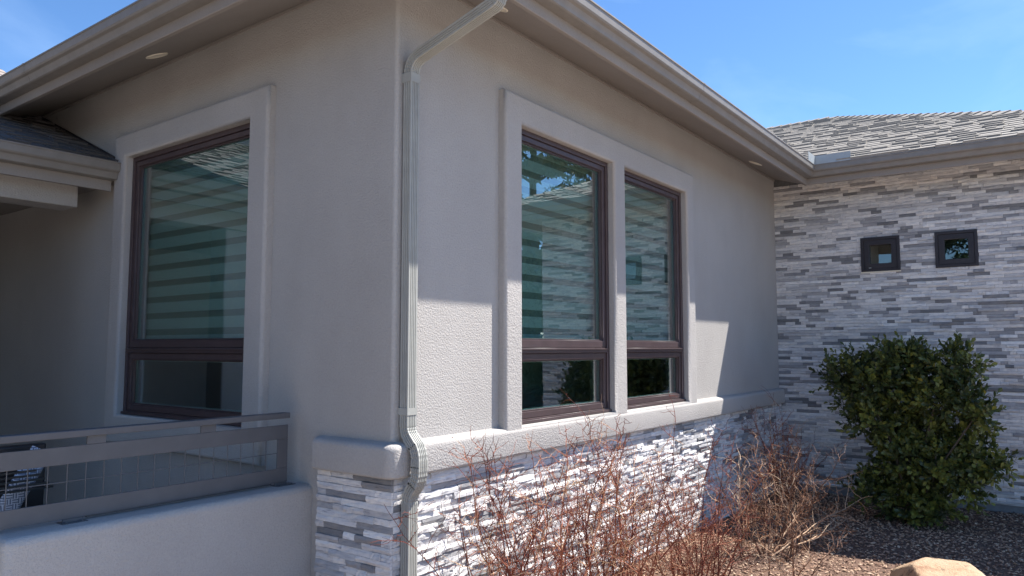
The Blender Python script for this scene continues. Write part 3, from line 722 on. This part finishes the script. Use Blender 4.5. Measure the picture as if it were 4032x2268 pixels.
plate('angle_bar', -1.13, -0.17, 0.908, 0.915, 0.756, 0.78)
x = -0.2135 + 0.0
while x > xl:
    mb = MB(); mb.tube([(x, 0.753, 0.985), (x, 0.753, 1.16)], 0.0022, 6); mb.build('mesh_wire', M['rail'], rail); x -= 0.0775
mb = MB(); mb.tube([(xl, 0.7575, 1.076), (-0.14, 0.7575, 1.076)], 0.0022, 6); mb.build('mesh_wire', M['rail'], rail)

# patio chair glimpsed through the mesh
ch = thing('patio_chair', 'black slatted patio chair holding a blue and white patterned cushion behind the railing', 'chair', (-1.35, 1.6, 0.32))
mb = MB(); mb.box(-1.62, -0.99, 1.55, 1.60, 0.62, 1.16); mb.build('side_panel', M['black'], ch, 0.01)
for i in range(5): mb = MB(); mb.box(-1.62, -1.13 + 0.02 * i, 1.30, 1.32, 1.055 - i * 0.022, 1.064 - i * 0.022); mb.build('slat', M['black'], ch)
for xx in (-1.60, -1.2):
    for yy in (1.6, 2.0): mb = MB(); mb.box(xx, xx + 0.03, yy, yy + 0.03, 0.321, 0.64); mb.build('leg', M['black'], ch)
mb = MB(); mb.box(-1.62, -1.16, 1.605, 2.1, 0.645, 0.70); mb.build('seat', M['black'], ch)
def cushion():
    m, nt, b = new_mat('cushion_print', 0.9, 0.1)
    ck = N(nt, 'ShaderNodeTexChecker', Scale=40.0); v = pos(nt, (1, 1, 1)); nt.links.new(v, ck.inputs['Vector'])
    wv_ = N(nt, 'ShaderNodeTexWave', Scale=26.0); nt.links.new(v, wv_.inputs['Vector']); w2 = N(nt, 'ShaderNodeTexWave', Scale=26.0); w2.bands_direction = 'Z'; nt.links.new(v, w2.inputs['Vector'])
    f = mixc(nt, wv_.outputs['Color'], w2.outputs['Color'], ck.outputs['Fac'])
    nt.links.new(ramp(nt, f, [(0.35, (0.11, 0.14, 0.20)), (0.55, (0.42, 0.46, 0.54))]), b.inputs['Base Color'])
    bm = bmesh.new(); bmesh.ops.create_cube(bm, size=1); bmesh.ops.subdivide_edges(bm, edges=bm.edges, cuts=5, use_grid_fill=True)
    for v_ in bm.verts:
        c = v_.co; f_ = (1 - (2 * c.x) ** 4) * (1 - (2 * c.z) ** 4); c.y *= 0.25 + 0.75 * max(0, f_) ** 0.5
    for f_ in bm.faces: f_.smooth = True
    o = from_bm('cushion', bm, m, None); return o
cu = cushion(); cu.location = (-1.165, 1.41, 0.96); cu.scale = (0.10, 0.06, 0.42); cu.rotation_euler = (0, math.radians(28), 0)
tag(cu, 'tilted blue and white patterned cushion glimpsed through the railing mesh', 'cushion')

# ------------------------------------------------------------ gravel
def gravel():
    n = 36000
    x = NR.uniform(0.1, 6.6, n); y = NR.uniform(-4.2, -0.02, n)
    keep = [(-.15 < project((a, b_, 0))[0] < 1.15 and project((a, b_, 0))[1] < 1.6) and a < WX - 0.01 for a, b_ in zip(x, y)]
    x = x[keep]; y = y[keep]; n = len(x)
    base = np.array([(1, 0, 0), (0, 1, 0), (-1, 0, 0), (0, -1, 0), (0, 0, 1), (0, 0, -1)], float)
    F0 = np.array([(0, 1, 4), (1, 2, 4), (2, 3, 4), (3, 0, 4), (1, 0, 5), (2, 1, 5), (3, 2, 5), (0, 3, 5)])
    s = NR.uniform(0.006, 0.0155, (n, 1, 1)) * np.array([1, 1, 1]) * np.stack([NR.uniform(0.8, 1.6, n), NR.uniform(0.6, 1.1, n), NR.uniform(0.3, 0.7, n)], 1)[:, None, :]
    V = base[None] * s * NR.uniform(0.7, 1.25, (n, 6, 3))
    a = NR.uniform(0, 2 * math.pi, n); t = NR.normal(0, 0.35, n)
    Y = V[:, :, 1] * np.cos(t)[:, None] - V[:, :, 2] * np.sin(t)[:, None]; Z = V[:, :, 1] * np.sin(t)[:, None] + V[:, :, 2] * np.cos(t)[:, None]
    X2 = V[:, :, 0] * np.cos(a)[:, None] - Y * np.sin(a)[:, None]; Y2 = V[:, :, 0] * np.sin(a)[:, None] + Y * np.cos(a)[:, None]
    gz = 0.012 * np.sin(x * 2.1 + 0.6) * np.cos(y * 2.7) - 0.015 + NR.uniform(0.0, 0.012, n)
    P = np.stack([X2 + x[:, None], Y2 + y[:, None], Z + gz[:, None]], 2).reshape(-1, 3)
    F = (F0[None] + 6 * np.arange(n)[:, None, None]).reshape(-1, 3)
    m, nt, b = new_mat('gravel_chips', 0.85, 0.25)
    at = N(nt, 'ShaderNodeAttribute'); at.attribute_name = 'tone'
    nt.links.new(ramp(nt, at.outputs['Fac'], [(0, (0.11, 0.065, 0.05)), (0.3, (0.24, 0.145, 0.105)), (0.6, (0.37, 0.24, 0.165)), (0.85, (0.47, 0.33, 0.225)), (1, (0.54, 0.42, 0.31))]), b.inputs['Base Color'])
    o = from_np('gravel', P, F, m, None, np.repeat(NR.uniform(0, 1, n), 6)); o['kind'] = 'stuff'; o['label'] = 'crushed pinkish brown gravel spread over the planting bed'
gravel()

# ------------------------------------------------------------ boulder
def boulder():
    bm = bmesh.new(); bmesh.ops.create_icosphere(bm, subdivisions=5, radius=1)
    from mathutils import noise as mn
    PL = [(Vector(p).normalized(), d) for p, d in (((0.1, -0.1, 1), 0.78), ((-0.9, 0.35, 0.25), 0.72), ((0.7, -0.5, 0.75), 0.83), ((-0.5, -0.8, 0.45), 0.8), ((0.3, 0.9, 0.5), 0.8), ((1, 0.2, 0.3), 0.9), ((-0.4, 0.8, 0.6), 0.86))]
    for v in bm.verts:
        c = v.co.copy(); r = 1 + 0.10 * mn.noise(c * 1.1 + Vector((3, 1, 7))) + 0.035 * mn.noise(c * 3.3) + 0.012 * mn.noise(c * 9) + 0.005 * mn.noise(c * 24)
        c *= r
        sx = 0.9 if c.x < 0 else 1.0
        c = Vector((math.copysign(abs(c.x) ** 0.75, c.x) , math.copysign(abs(c.y) ** 0.75, c.y), math.copysign(abs(c.z) ** 0.7, c.z)))
        for nn, dd in PL:
            t_ = c.dot(nn) - dd
            if t_ > 0: c -= nn * t_ * 0.9
        v.co = c
    for f in bm.faces: f.smooth = True
    m, nt, b = new_mat('sandstone', 0.9, 0.2); v = pos(nt)
    c1 = ramp(nt, noise(nt, v, 5, 6, 0.65), [(0.3, (0.30, 0.17, 0.105)), (0.42, (0.44, 0.30, 0.195)), (0.7, (0.50, 0.385, 0.27))])
    c2 = ramp(nt, noise(nt, v, 8.0, 5, 0.7), [(0.60, (1, 1, 1)), (0.68, (0.45, 0.46, 0.48))])
    nt.links.new(mixc(nt, c1, c2, 1.0, 'MULTIPLY'), b.inputs['Base Color']); bump(nt, b, addv(nt, noise(nt, v, 60, 6, 0.7), addv(nt, noise(nt, v, 13, 4, 0.6), None, 'MULTIPLY', 1.5), 'ADD'), 0.9, 0.016)
    o = from_bm('boulder', bm, m, None); o.scale = (0.34, 0.42, 0.185); o.rotation_euler = (0.12, -0.05, math.radians(-52)); o.location = (3.13, -2.06, 0.025)
    tag(o, 'tan sandstone boulder half out of frame on the gravel', 'boulder')
boulder()

# ------------------------------------------------------------ bare thorny shrubs
def twig_mat(name, stops):
    m, nt, b = new_mat(name, 0.7, 0.3); at = N(nt, 'ShaderNodeAttribute'); at.attribute_name = 'tone'
    nt.links.new(ramp(nt, at.outputs['Fac'], stops), b.inputs['Base Color']); return m
RED = [(0, (0.08, 0.022, 0.016)), (0.4, (0.20, 0.05, 0.03)), (0.75, (0.33, 0.12, 0.06)), (1, (0.50, 0.33, 0.20))]
BRN = [(0, (0.08, 0.045, 0.03)), (0.4, (0.20, 0.09, 0.05)), (0.7, (0.36, 0.20, 0.11)), (1, (0.55, 0.42, 0.30))]
M['twig_red'] = twig_mat('red_bark', RED); M['twig_brown'] = twig_mat('brown_bark', BRN)
M['bud'] = simple('bud', (0.26, 0.06, 0.04), 0.7, 0.2, 50, 0.3)
class Tw:
    def __init__(s): s.V = []; s.F = []; s.T = []
    def poly(s, pts, r0, r1, tone):
        b = len(s.V); n = len(pts); a = None
        for i, p in enumerate(pts):
            d = (pts[min(i + 1, n - 1)] - pts[max(i - 1, 0)]).normalized()
            if a is None: a = d.orthogonal().normalized()
            a = (a - d * a.dot(d)).normalized(); c = d.cross(a); r = r0 + (r1 - r0) * i / (n - 1)
            for k in range(3):
                q = p + (a * math.cos(k * 2.094) + c * math.sin(k * 2.094)) * r; s.V.append((q.x, q.y, q.z)); s.T.append(tone)
        for i in range(n - 1):
            for k in range(3):
                k2 = (k + 1) % 3; s.F.append((b + i * 3 + k, b + i * 3 + k2, b + i * 3 + 3 + k2, b + i * 3 + 3 + k))
    def bud(s, p, r, tone):
        b = len(s.V); d = Vector((R.uniform(-1, 1), R.uniform(-1, 1), R.uniform(-0.2, 1))).normalized() * r; e = d.orthogonal().normalized() * r * 0.55; f = d.cross(e).normalized() * r * 0.55
        for q in (p - d * 0.2, p + d * 1.6, p + e + d * 0.4, p - e * 0.5 + f + d * 0.4): s.V.append((q.x, q.y, q.z)); s.T.append(tone)
        s.F += [(b, b + 2, b + 1, b + 1), (b, b + 3, b + 2, b + 2), (b, b + 1, b + 3, b + 3)]
def build_tw(name, s, mat, parent):
    F = np.array(s.F); me = bpy.data.meshes.new(name)
    fs = [tuple(q) if q[2] != q[3] else tuple(q[:3]) for q in s.F]
    me.from_pydata(s.V, [], fs); a = me.attributes.new('tone', 'FLOAT', 'POINT'); a.data.foreach_set('value', np.array(s.T, np.float32)); me.update()
    return mesh_obj(name, me, mat, parent)
def wander(p, d, length, step, jit, up):
    pts = [p.copy()]; n = max(2, int(length / step))
    for i in range(n):
        d = (d + Vector((R.gauss(0, jit), R.gauss(0, jit), R.gauss(0, jit) + up))).normalized(); p = p + d * step; pts.append(p.copy())
        if p.z < 0.01: break
    return pts, d
def shrub(label, base, stems, height, spread, mat, lean=(0, 0), droop=0.0, dens=1.0, group=None, tipup=0.02, thick=1.0, ymax=-0.05, br=0.1):
    root = thing('bare_shrub', label, 'shrub', base, group); base = Vector(base)
    for k in range(stems):
        a = R.uniform(0, 2 * math.pi); t = R.random() ** 0.7 * spread
        d = Vector((math.cos(a) * t + lean[0], math.sin(a) * t * 0.7 + lean[1], 1)).normalized(); p = base + Vector((math.cos(a), math.sin(a) * 0.6, 0)) * R.uniform(0, br) - Vector((0, 0, 0.03))
        ln = height * R.uniform(0.6, 1.12)
        st = Tw(); tw = Tw(); pts, dd = wander(p, d, ln, 0.045, 0.09, tipup - droop * t)
        tone = R.uniform(0.1, 1.0) ** 1.3
        st.poly(pts, 0.0068 * thick * R.uniform(0.6, 1.3), 0.0013, tone)
        stem = build_tw('stem', st, mat, root)
        for i in range(3, len(pts)):
            if pts[i].y > ymax: break
            tw.bud(pts[i], R.uniform(0.004, 0.009), R.uniform(0.1, 0.7))
            if R.random() < 0.62 * dens:
                d0 = (pts[i] - pts[i - 1]).normalized(); sd_ = Vector((R.gauss(0, 1), R.gauss(0, 0.7), R.gauss(0.25, 0.5))).normalized(); d1 = (d0 * 0.5 + sd_).normalized()
                ql, d2 = wander(pts[i], d1, R.uniform(0.08, 0.42) * (1 - 0.45 * i / len(pts)), 0.03, 0.2, 0.03)
                tn = min(1, max(0, tone + R.gauss(0, 0.25))); tw.poly(ql, 0.0022, 0.0009, tn)
                for j in range(1, len(ql)):
                    if R.random() < 0.6: tw.bud(ql[j], R.uniform(0.0035, 0.0075), R.uniform(0.05, 0.7))
                    if R.random() < 0.42 * dens:
                        q2, _ = wander(ql[j], ((ql[j] - ql[j - 1]).normalized() * 0.5 + Vector((R.gauss(0, 1), R.gauss(0, 0.8), R.gauss(0.2, 0.7))).normalized()).normalized(), R.uniform(0.03, 0.14), 0.022, 0.25, 0.02)
                        tw.poly(q2, 0.0014, 0.0007, min(1, max(0, tn + R.gauss(0, 0.2))))
                        for z in q2[1:]:
                            if R.random() < 0.5: tw.bud(z, R.uniform(0.003, 0.006), R.uniform(0.05, 0.7))
        if tw.V: stuff(build_tw('twigs', tw, mat, stem))
    return root
G = 'leafless thorny shrubs against the stone skirt'
shrub('tall red-twigged bare shrub nearest the downspout', (0.50, -0.48, 0), 50, 1.22, 0.9, M['twig_red'], (-0.08, -0.05), 0.0, 1.35, G, br=0.2, tipup=0.05)
shrub('red-twigged bare shrub under the middle of the windows', (1.20, -0.58, 0), 54, 1.24, 0.85, M['twig_red'], (0.0, -0.05), 0.0, 1.35, G, br=0.2, tipup=0.05)
shrub('tangled red-brown bare shrub right of centre in the sun', (2.15, -0.72, 0), 50, 0.98, 1.1, M['twig_red'], (0.0, -0.1), 0.02, 1.4, G, br=0.28, tipup=0.04)
shrub('spreading pale brown bare shrub with a long arching branch', (3.55, -0.75, 0), 76, 0.9, 1.35, M['twig_brown'], (0.05, -0.05), 0.03, 1.6, G, thick=1.1, br=0.4)
shrub('low sprawling red-brown bare shrub in front, over sunlit gravel', (2.75, -1.15, 0), 30, 0.6, 1.5, M['twig_brown'], (0.0, -0.05), 0.02, 1.5, G, br=0.3)
shrub('upright bare shrub in shade at the inside corner', (5.0, -0.42, 0), 34, 1.05, 0.35, M['twig_red'], (0.05, -0.05), 0.0, 1.0, G)
# the long arching branch
def arch(parent_label=None):
    root = [o for o in col.objects if o.get('label', '').startswith('spreading pale')][0]
    for (p, d, ln, up) in ((Vector((3.3, -0.85, 0.03)), Vector((1, -0.28, 0.20)), 1.25, 0.008), (Vector((3.5, -0.9, 0.05)), Vector((1, -0.38, 0.12)), 1.1, 0.002), (Vector((3.6, -0.8, 0.05)), Vector((0.8, -0.3, 0.6)), 0.95, -0.03)):
        st = Tw(); tw = Tw(); pts, _ = wander(p, d.normalized(), ln, 0.05, 0.045, up); st.poly(pts, 0.0065, 0.002, 0.85); stem = build_tw('branch', st, M['twig_brown'], root)
        for i in range(4, len(pts)):
            for _k in range(2):
                if R.random() < 0.55:
                    ql, _ = wander(pts[i], Vector((R.uniform(-0.2, 1), R.gauss(0, 0.7), R.gauss(0.3, 0.6))).normalized(), R.uniform(0.06, 0.4), 0.03, 0.13, 0.0); tn = R.uniform(0.5, 1)
                    tw.poly(ql, 0.003, 0.001, tn)
                    for j in range(1, len(ql)):
                        tw.bud(ql[j], R.uniform(0.005, 0.009), R.uniform(0.2, 0.9))
                        if R.random() < 0.4:
                            q2, _ = wander(ql[j], Vector((R.gauss(0, 1), R.gauss(0, 1), R.gauss(0.2, 0.8))).normalized(), R.uniform(0.03, 0.1), 0.022, 0.2, 0); tw.poly(q2, 0.0016, 0.0008, tn)
        stuff(build_tw('twigs', tw, M['twig_brown'], stem))
arch()

# ------------------------------------------------------------ evergreen bush
def leaf_mat(name, joined):
    m, nt, b = new_mat(name, 0.42, 0.45); t = piece_value(nt, joined)
    nt.links.new(ramp(nt, t, [(0, (0.018, 0.028, 0.014)), (0.5, (0.068, 0.09, 0.028)), (0.8, (0.16, 0.175, 0.04)), (0.93, (0.20, 0.22, 0.045)), (1, (0.34, 0.30, 0.06))]), b.inputs['Base Color'])
    b.inputs['Transmission Weight'].default_value = 0.0
    tr = N(nt, 'ShaderNodeBsdfTranslucent'); tr.inputs[0].default_value = (0.09, 0.13, 0.02, 1); mx_ = N(nt, 'ShaderNodeMixShader'); mx_.inputs[0].default_value = 0.18
    out = [n for n in nt.nodes if n.type == 'OUTPUT_MATERIAL'][0]
    nt.links.new(b.outputs[0], mx_.inputs[1]); nt.links.new(tr.outputs[0], mx_.inputs[2]); nt.links.new(mx_.outputs[0], out.inputs[0])
    return m
LM = leaf_mat('leaf', False); LMj = leaf_mat('leaf_joined', True)
LV = np.array([(0, 0, 0), (0.22, 0.35, 0.06), (0.30, 0.68, 0.05), (0, 1.0, -0.04), (-0.30, 0.68, 0.05), (-0.22, 0.35, 0.06), (0, 0.38, 0), (0, 0.7, -0.01)], float)
LF = [(0, 1, 6), (1, 2, 7, 6), (2, 3, 7), (0, 6, 5), (6, 7, 4, 5), (7, 3, 4)]
LFt = np.array([(0, 1, 6), (1, 2, 7), (1, 7, 6), (2, 3, 7), (0, 6, 5), (6, 7, 4), (6, 4, 5), (7, 3, 4)])
leafme = bpy.data.meshes.new('leaf'); leafme.from_pydata(LV.tolist(), [], LF); leafme.materials.append(LM)
def bush():
    root = thing('evergreen_bush', 'dark green broadleaf evergreen bush in front of the stone wing', 'bush', (5.35, -1.55, 0))
    X0 = 5.4
    # lobes of the crown as seen at this plant's own distance: (y, z, radius, depth offset)
    lobes = [(-0.93, 1.34, 0.13, -0.09), (-1.09, 1.42, 0.15, -0.12), (-1.06, 1.12, 0.16, -0.04), (-1.26, 1.33, 0.19, -0.11), (-1.22, 0.94, 0.18, -0.13), (-1.35, 1.54, 0.1, -0.04), (-1.47, 1.56, 0.13, 0.1), (-1.59, 1.45, 0.17, 0.07), (-1.44, 1.21, 0.21, 0.06), (-1.84, 1.4, 0.13, -0.09), (-1.97, 1.55, 0.1, -0.01), (-2.05, 1.48, 0.08, -0.08), (-1.99, 1.2, 0.17, -0.1), (-2.11, 1.06, 0.12, -0.12), (-1.77, 1.16, 0.19, -0.09), (-1.42, 0.86, 0.21, 0.1), (-1.7, 0.8, 0.23, 0.07), (-2.03, 0.83, 0.15, 0.07), (-1.33, 0.66, 0.13, 0.07), (-1.51, 0.58, 0.17, -0.1), (-1.77, 0.53, 0.22, -0.07), (-2.02, 0.57, 0.15, 0.02), (-2.17, 0.53, 0.09, 0.05), (-2.25, 0.61, 0.04, 0.08), (-1.23, 0.32, 0.15, 0.09), (-1.14, 0.24, 0.1, -0.13), (-1.45, 0.26, 0.2, 0.01), (-1.71, 0.21, 0.16, 0.03), (-1.97, 0.34, 0.13, -0.01), (-1.56, 0.09, 0.12, -0.1), (-1.36, 0.08, 0.11, -0.02), (-1.79, 0.14, 0.08, -0.13)]
    # trunks
    mb = MB()
    for i in range(9):
        a = R.uniform(0, 6.28); q = Vector((X0 + R.uniform(-.08, .08), -1.5 + R.uniform(-.1, .1), -0.02)); l = R.choice(lobes)
        e = Vector((X0 + l[3], l[0], l[1])); mid = (q + e) / 2 + Vector((R.uniform(-.1, .1), R.uniform(-.1, .1), 0.05)); mb.tube([q, mid, e], [0.018, 0.012, 0.005], 6)
    mb.build('trunk', M['twig_brown'] if False else simple('bush_bark', (0.10, 0.08, 0.06), 0.9, 0.2, 30, 0.3), root)
    leaves = []                                   # (origin, dir, normal-ish, len, tone)
    sh = Tw()
    for (y, z, r, dx) in lobes:
        r = r * 0.80; n = int(360 * r * r / 0.09) + 9
        for i in range(n):
            d = Vector((R.gauss(0, 1), R.gauss(0, 1), R.gauss(0.15, 1))).normalized(); rr = r * R.uniform(0.45, 1.02)
            p = Vector((X0 + dx, y, z)) + d * rr
            if p.z < 0.05: continue
            g = (d + Vector((R.gauss(0, .35), R.gauss(0, .35), R.gauss(0.45, .35)))).normalized(); ln = R.uniform(0.06, 0.2)
            e = p + g * ln; sh.poly([p - g * 0.08, p, e], 0.0025, 0.001, 0.3)
            bright = R.gauss(0.42, 0.2) + (0.12 if z < 1.2 else 0) + (0.06 if y < -1.3 else 0)
            if R.random() < 0.12: bright += 0.3
            k = R.randrange(7, 11); ax = g.orthogonal().normalized(); bx = g.cross(ax)
            for j in range(k):
                a = j * 2.4 + R.uniform(-.3, .3); t = j / (k - 1); o = p + g * ln * (0.1 + 0.9 * t)
                out = (ax * math.cos(a) + bx * math.sin(a)); dr = (out * (1.0 - 0.55 * t) + g * (0.45 + 0.6 * t)).normalized()
                leaves.append((o, dr, (g - dr * g.dot(dr)).normalized(), R.uniform(0.042, 0.066), min(0.9, max(0, bright + R.gauss(0, .1))) if R.random() > 0.025 else R.uniform(0.9, 1)))
    stuff(build_tw('shoots', sh, simple('shoot_bark', (0.07, 0.08, 0.04), 0.8, 0.2, 30, 0.3), root))
    print('leaves', len(leaves))
    leaves.sort(key=lambda q: (q[0] - CAM).length / (q[3] * (0.3 + abs(q[2].dot((CAM - q[0]).normalized())))))
    def mat_of(q):
        o, dr, nn, ln, t = q; s = dr.cross(nn)
        return Matrix(((s.x * ln, dr.x * ln, nn.x * ln, o.x), (s.y * ln, dr.y * ln, nn.y * ln, o.y), (s.z * ln, dr.z * ln, nn.z * ln, o.z), (0, 0, 0, 1)))
    for q in leaves[:300]:
        o = bpy.data.objects.new('leaf', leafme); link(o, root); o.matrix_basis = mat_of(q); o.color = (q[4],) * 3 + (1,)
    n = len(leaves) - 300; ms = np.array([np.array(mat_of(q)) for q in leaves[300:]]); W = np.einsum('nij,kj->nki', ms[:, :3, :3], LV) + ms[:, None, :3, 3]
    F = (LFt[None] + 8 * np.arange(n)[:, None, None]).reshape(-1, 3)
    stuff(from_np('foliage', W.reshape(-1, 3), F, LMj, root, np.repeat([q[4] for q in leaves[300:]], 8)))
bush()

# dry grass tuft at the frame corner
def tuft():
    s = Tw()
    for i in range(420):
        a = R.uniform(0, 6.28); r = R.random() ** 0.6 * 0.2; p = Vector((3.30 + r * math.cos(a), -2.42 + r * math.sin(a), -0.01)); h = R.uniform(0.05, 0.15)
        pts, _ = wander(p, Vector((R.gauss(0, .25), R.gauss(0, .25), 1)).normalized(), h, 0.02, 0.12, 0); s.poly(pts, 0.0016, 0.0006, R.random())
    m = twig_mat('dry_grass', [(0, (0.25, 0.18, 0.10)), (1, (0.62, 0.54, 0.38))])
    o = build_tw('dry_plant', s, m, None); tag(o, 'small pale dried plant beside the boulder at the frame edge', 'plant')
tuft()

# ------------------------------------------------------------ trees across the yard (seen in the window reflections)
def tree(x, y, h, label, crown0, rad, seed, color, n=9000, flat=0.5, kind='pine_tree', cat='tree'):
    r = np.random.RandomState(seed); root = thing(kind, label, cat, (x, y, 0), 'trees across the yard mirrored in the windows')
    mb = MB(); mb.tube([(x, y, -0.05), (x + 0.1, y, h * 0.5), (x, y + 0.1, h * 0.97)], [h * 0.028, h * 0.018, 0.02], 8)
    cl = []
    for i in range(26):
        z = h * (crown0 + (1 - crown0) * r.uniform(0, 1)); a = r.uniform(0, 6.28); t = 1 - ((z / h - crown0) / (1 - crown0)) ** 1.3; R0 = rad * (0.25 + 0.75 * t) * r.uniform(0.5, 1)
        c = (x + R0 * math.cos(a), y + R0 * math.sin(a), z); cl.append((c, rad * r.uniform(0.16, 0.3))); mb.tube([(x, y, z - 0.3 * R0), c], [0.06, 0.02], 5)
    mb.build('trunk', M['soil'], root)
    ci = r.randint(0, len(cl), n); C0 = np.array([c[0] for c in cl])[ci]; Rr = np.array([c[1] for c in cl])[ci]
    d = r.normal(0, 1, (n, 3)); d /= np.linalg.norm(d, axis=1)[:, None]; P = C0 + d * (Rr * r.uniform(0.4, 1.05, n))[:, None] * np.array([1.3, 1.3, flat])
    e1 = r.normal(0, 1, (n, 3)) * 0.10; e2 = r.normal(0, 1, (n, 3)) * 0.10
    V = np.stack([P, P + e1, P + e2], 1).reshape(-1, 3); F = np.arange(3 * n).reshape(-1, 3)
    stuff(from_np('crown', V, F, color, root))
M['needle'] = simple('needles', (0.13, 0.11, 0.05), 0.8, 0.2, 2, 0.3); M['needle2'] = simple('needles_dark', (0.045, 0.075, 0.032), 0.8, 0.2, 2, 0.3)
tree(16.5, -10.6, 10.5, 'tall olive green pine beyond the stone wing, mirrored in the nearer window', 0.12, 3.0, 3, M['needle'], 16000)
tree(22, -11.0, 8.6, 'smaller pine beside the tall one, mirrored low in the nearer window', 0.45, 2.6, 5, M['needle'], 7000)
tree(-17, 0.8, 7.5, 'dark pine behind the camera mirrored in the small square window', 0.2, 2.4, 8, M['needle2'])
tree(-21, -5.0, 8.5, 'dark pine farther left behind the camera', 0.2, 2.8, 9, M['needle2'])
tree(-8, -18.0, 8.0, 'dark pine in the yard behind the camera', 0.2, 2.8, 11, M['needle2'])
tree(14.2, -9.3, 3.2, 'round dark evergreen shrub below the tall pine', 0.0, 1.9, 21, M['needle2'], 9000, 0.9, 'evergreen_shrub', 'shrub')
tree(17.5, -13.0, 3.8, 'broad dark evergreen shrub farthest across the yard', 0.0, 2.3, 22, M['needle2'], 9000, 0.9, 'evergreen_shrub', 'shrub')
tree(18.5, -11.0, 7.0, 'bushy olive pine filling the gap by the tall pine', 0.02, 2.6, 23, M['needle'], 12000, 0.7)
print('objects', len(bpy.data.objects), 'tris', sum(len(o.data.loop_triangles) or len(o.data.polygons) * 2 for o in bpy.data.objects if o.type == 'MESH'))
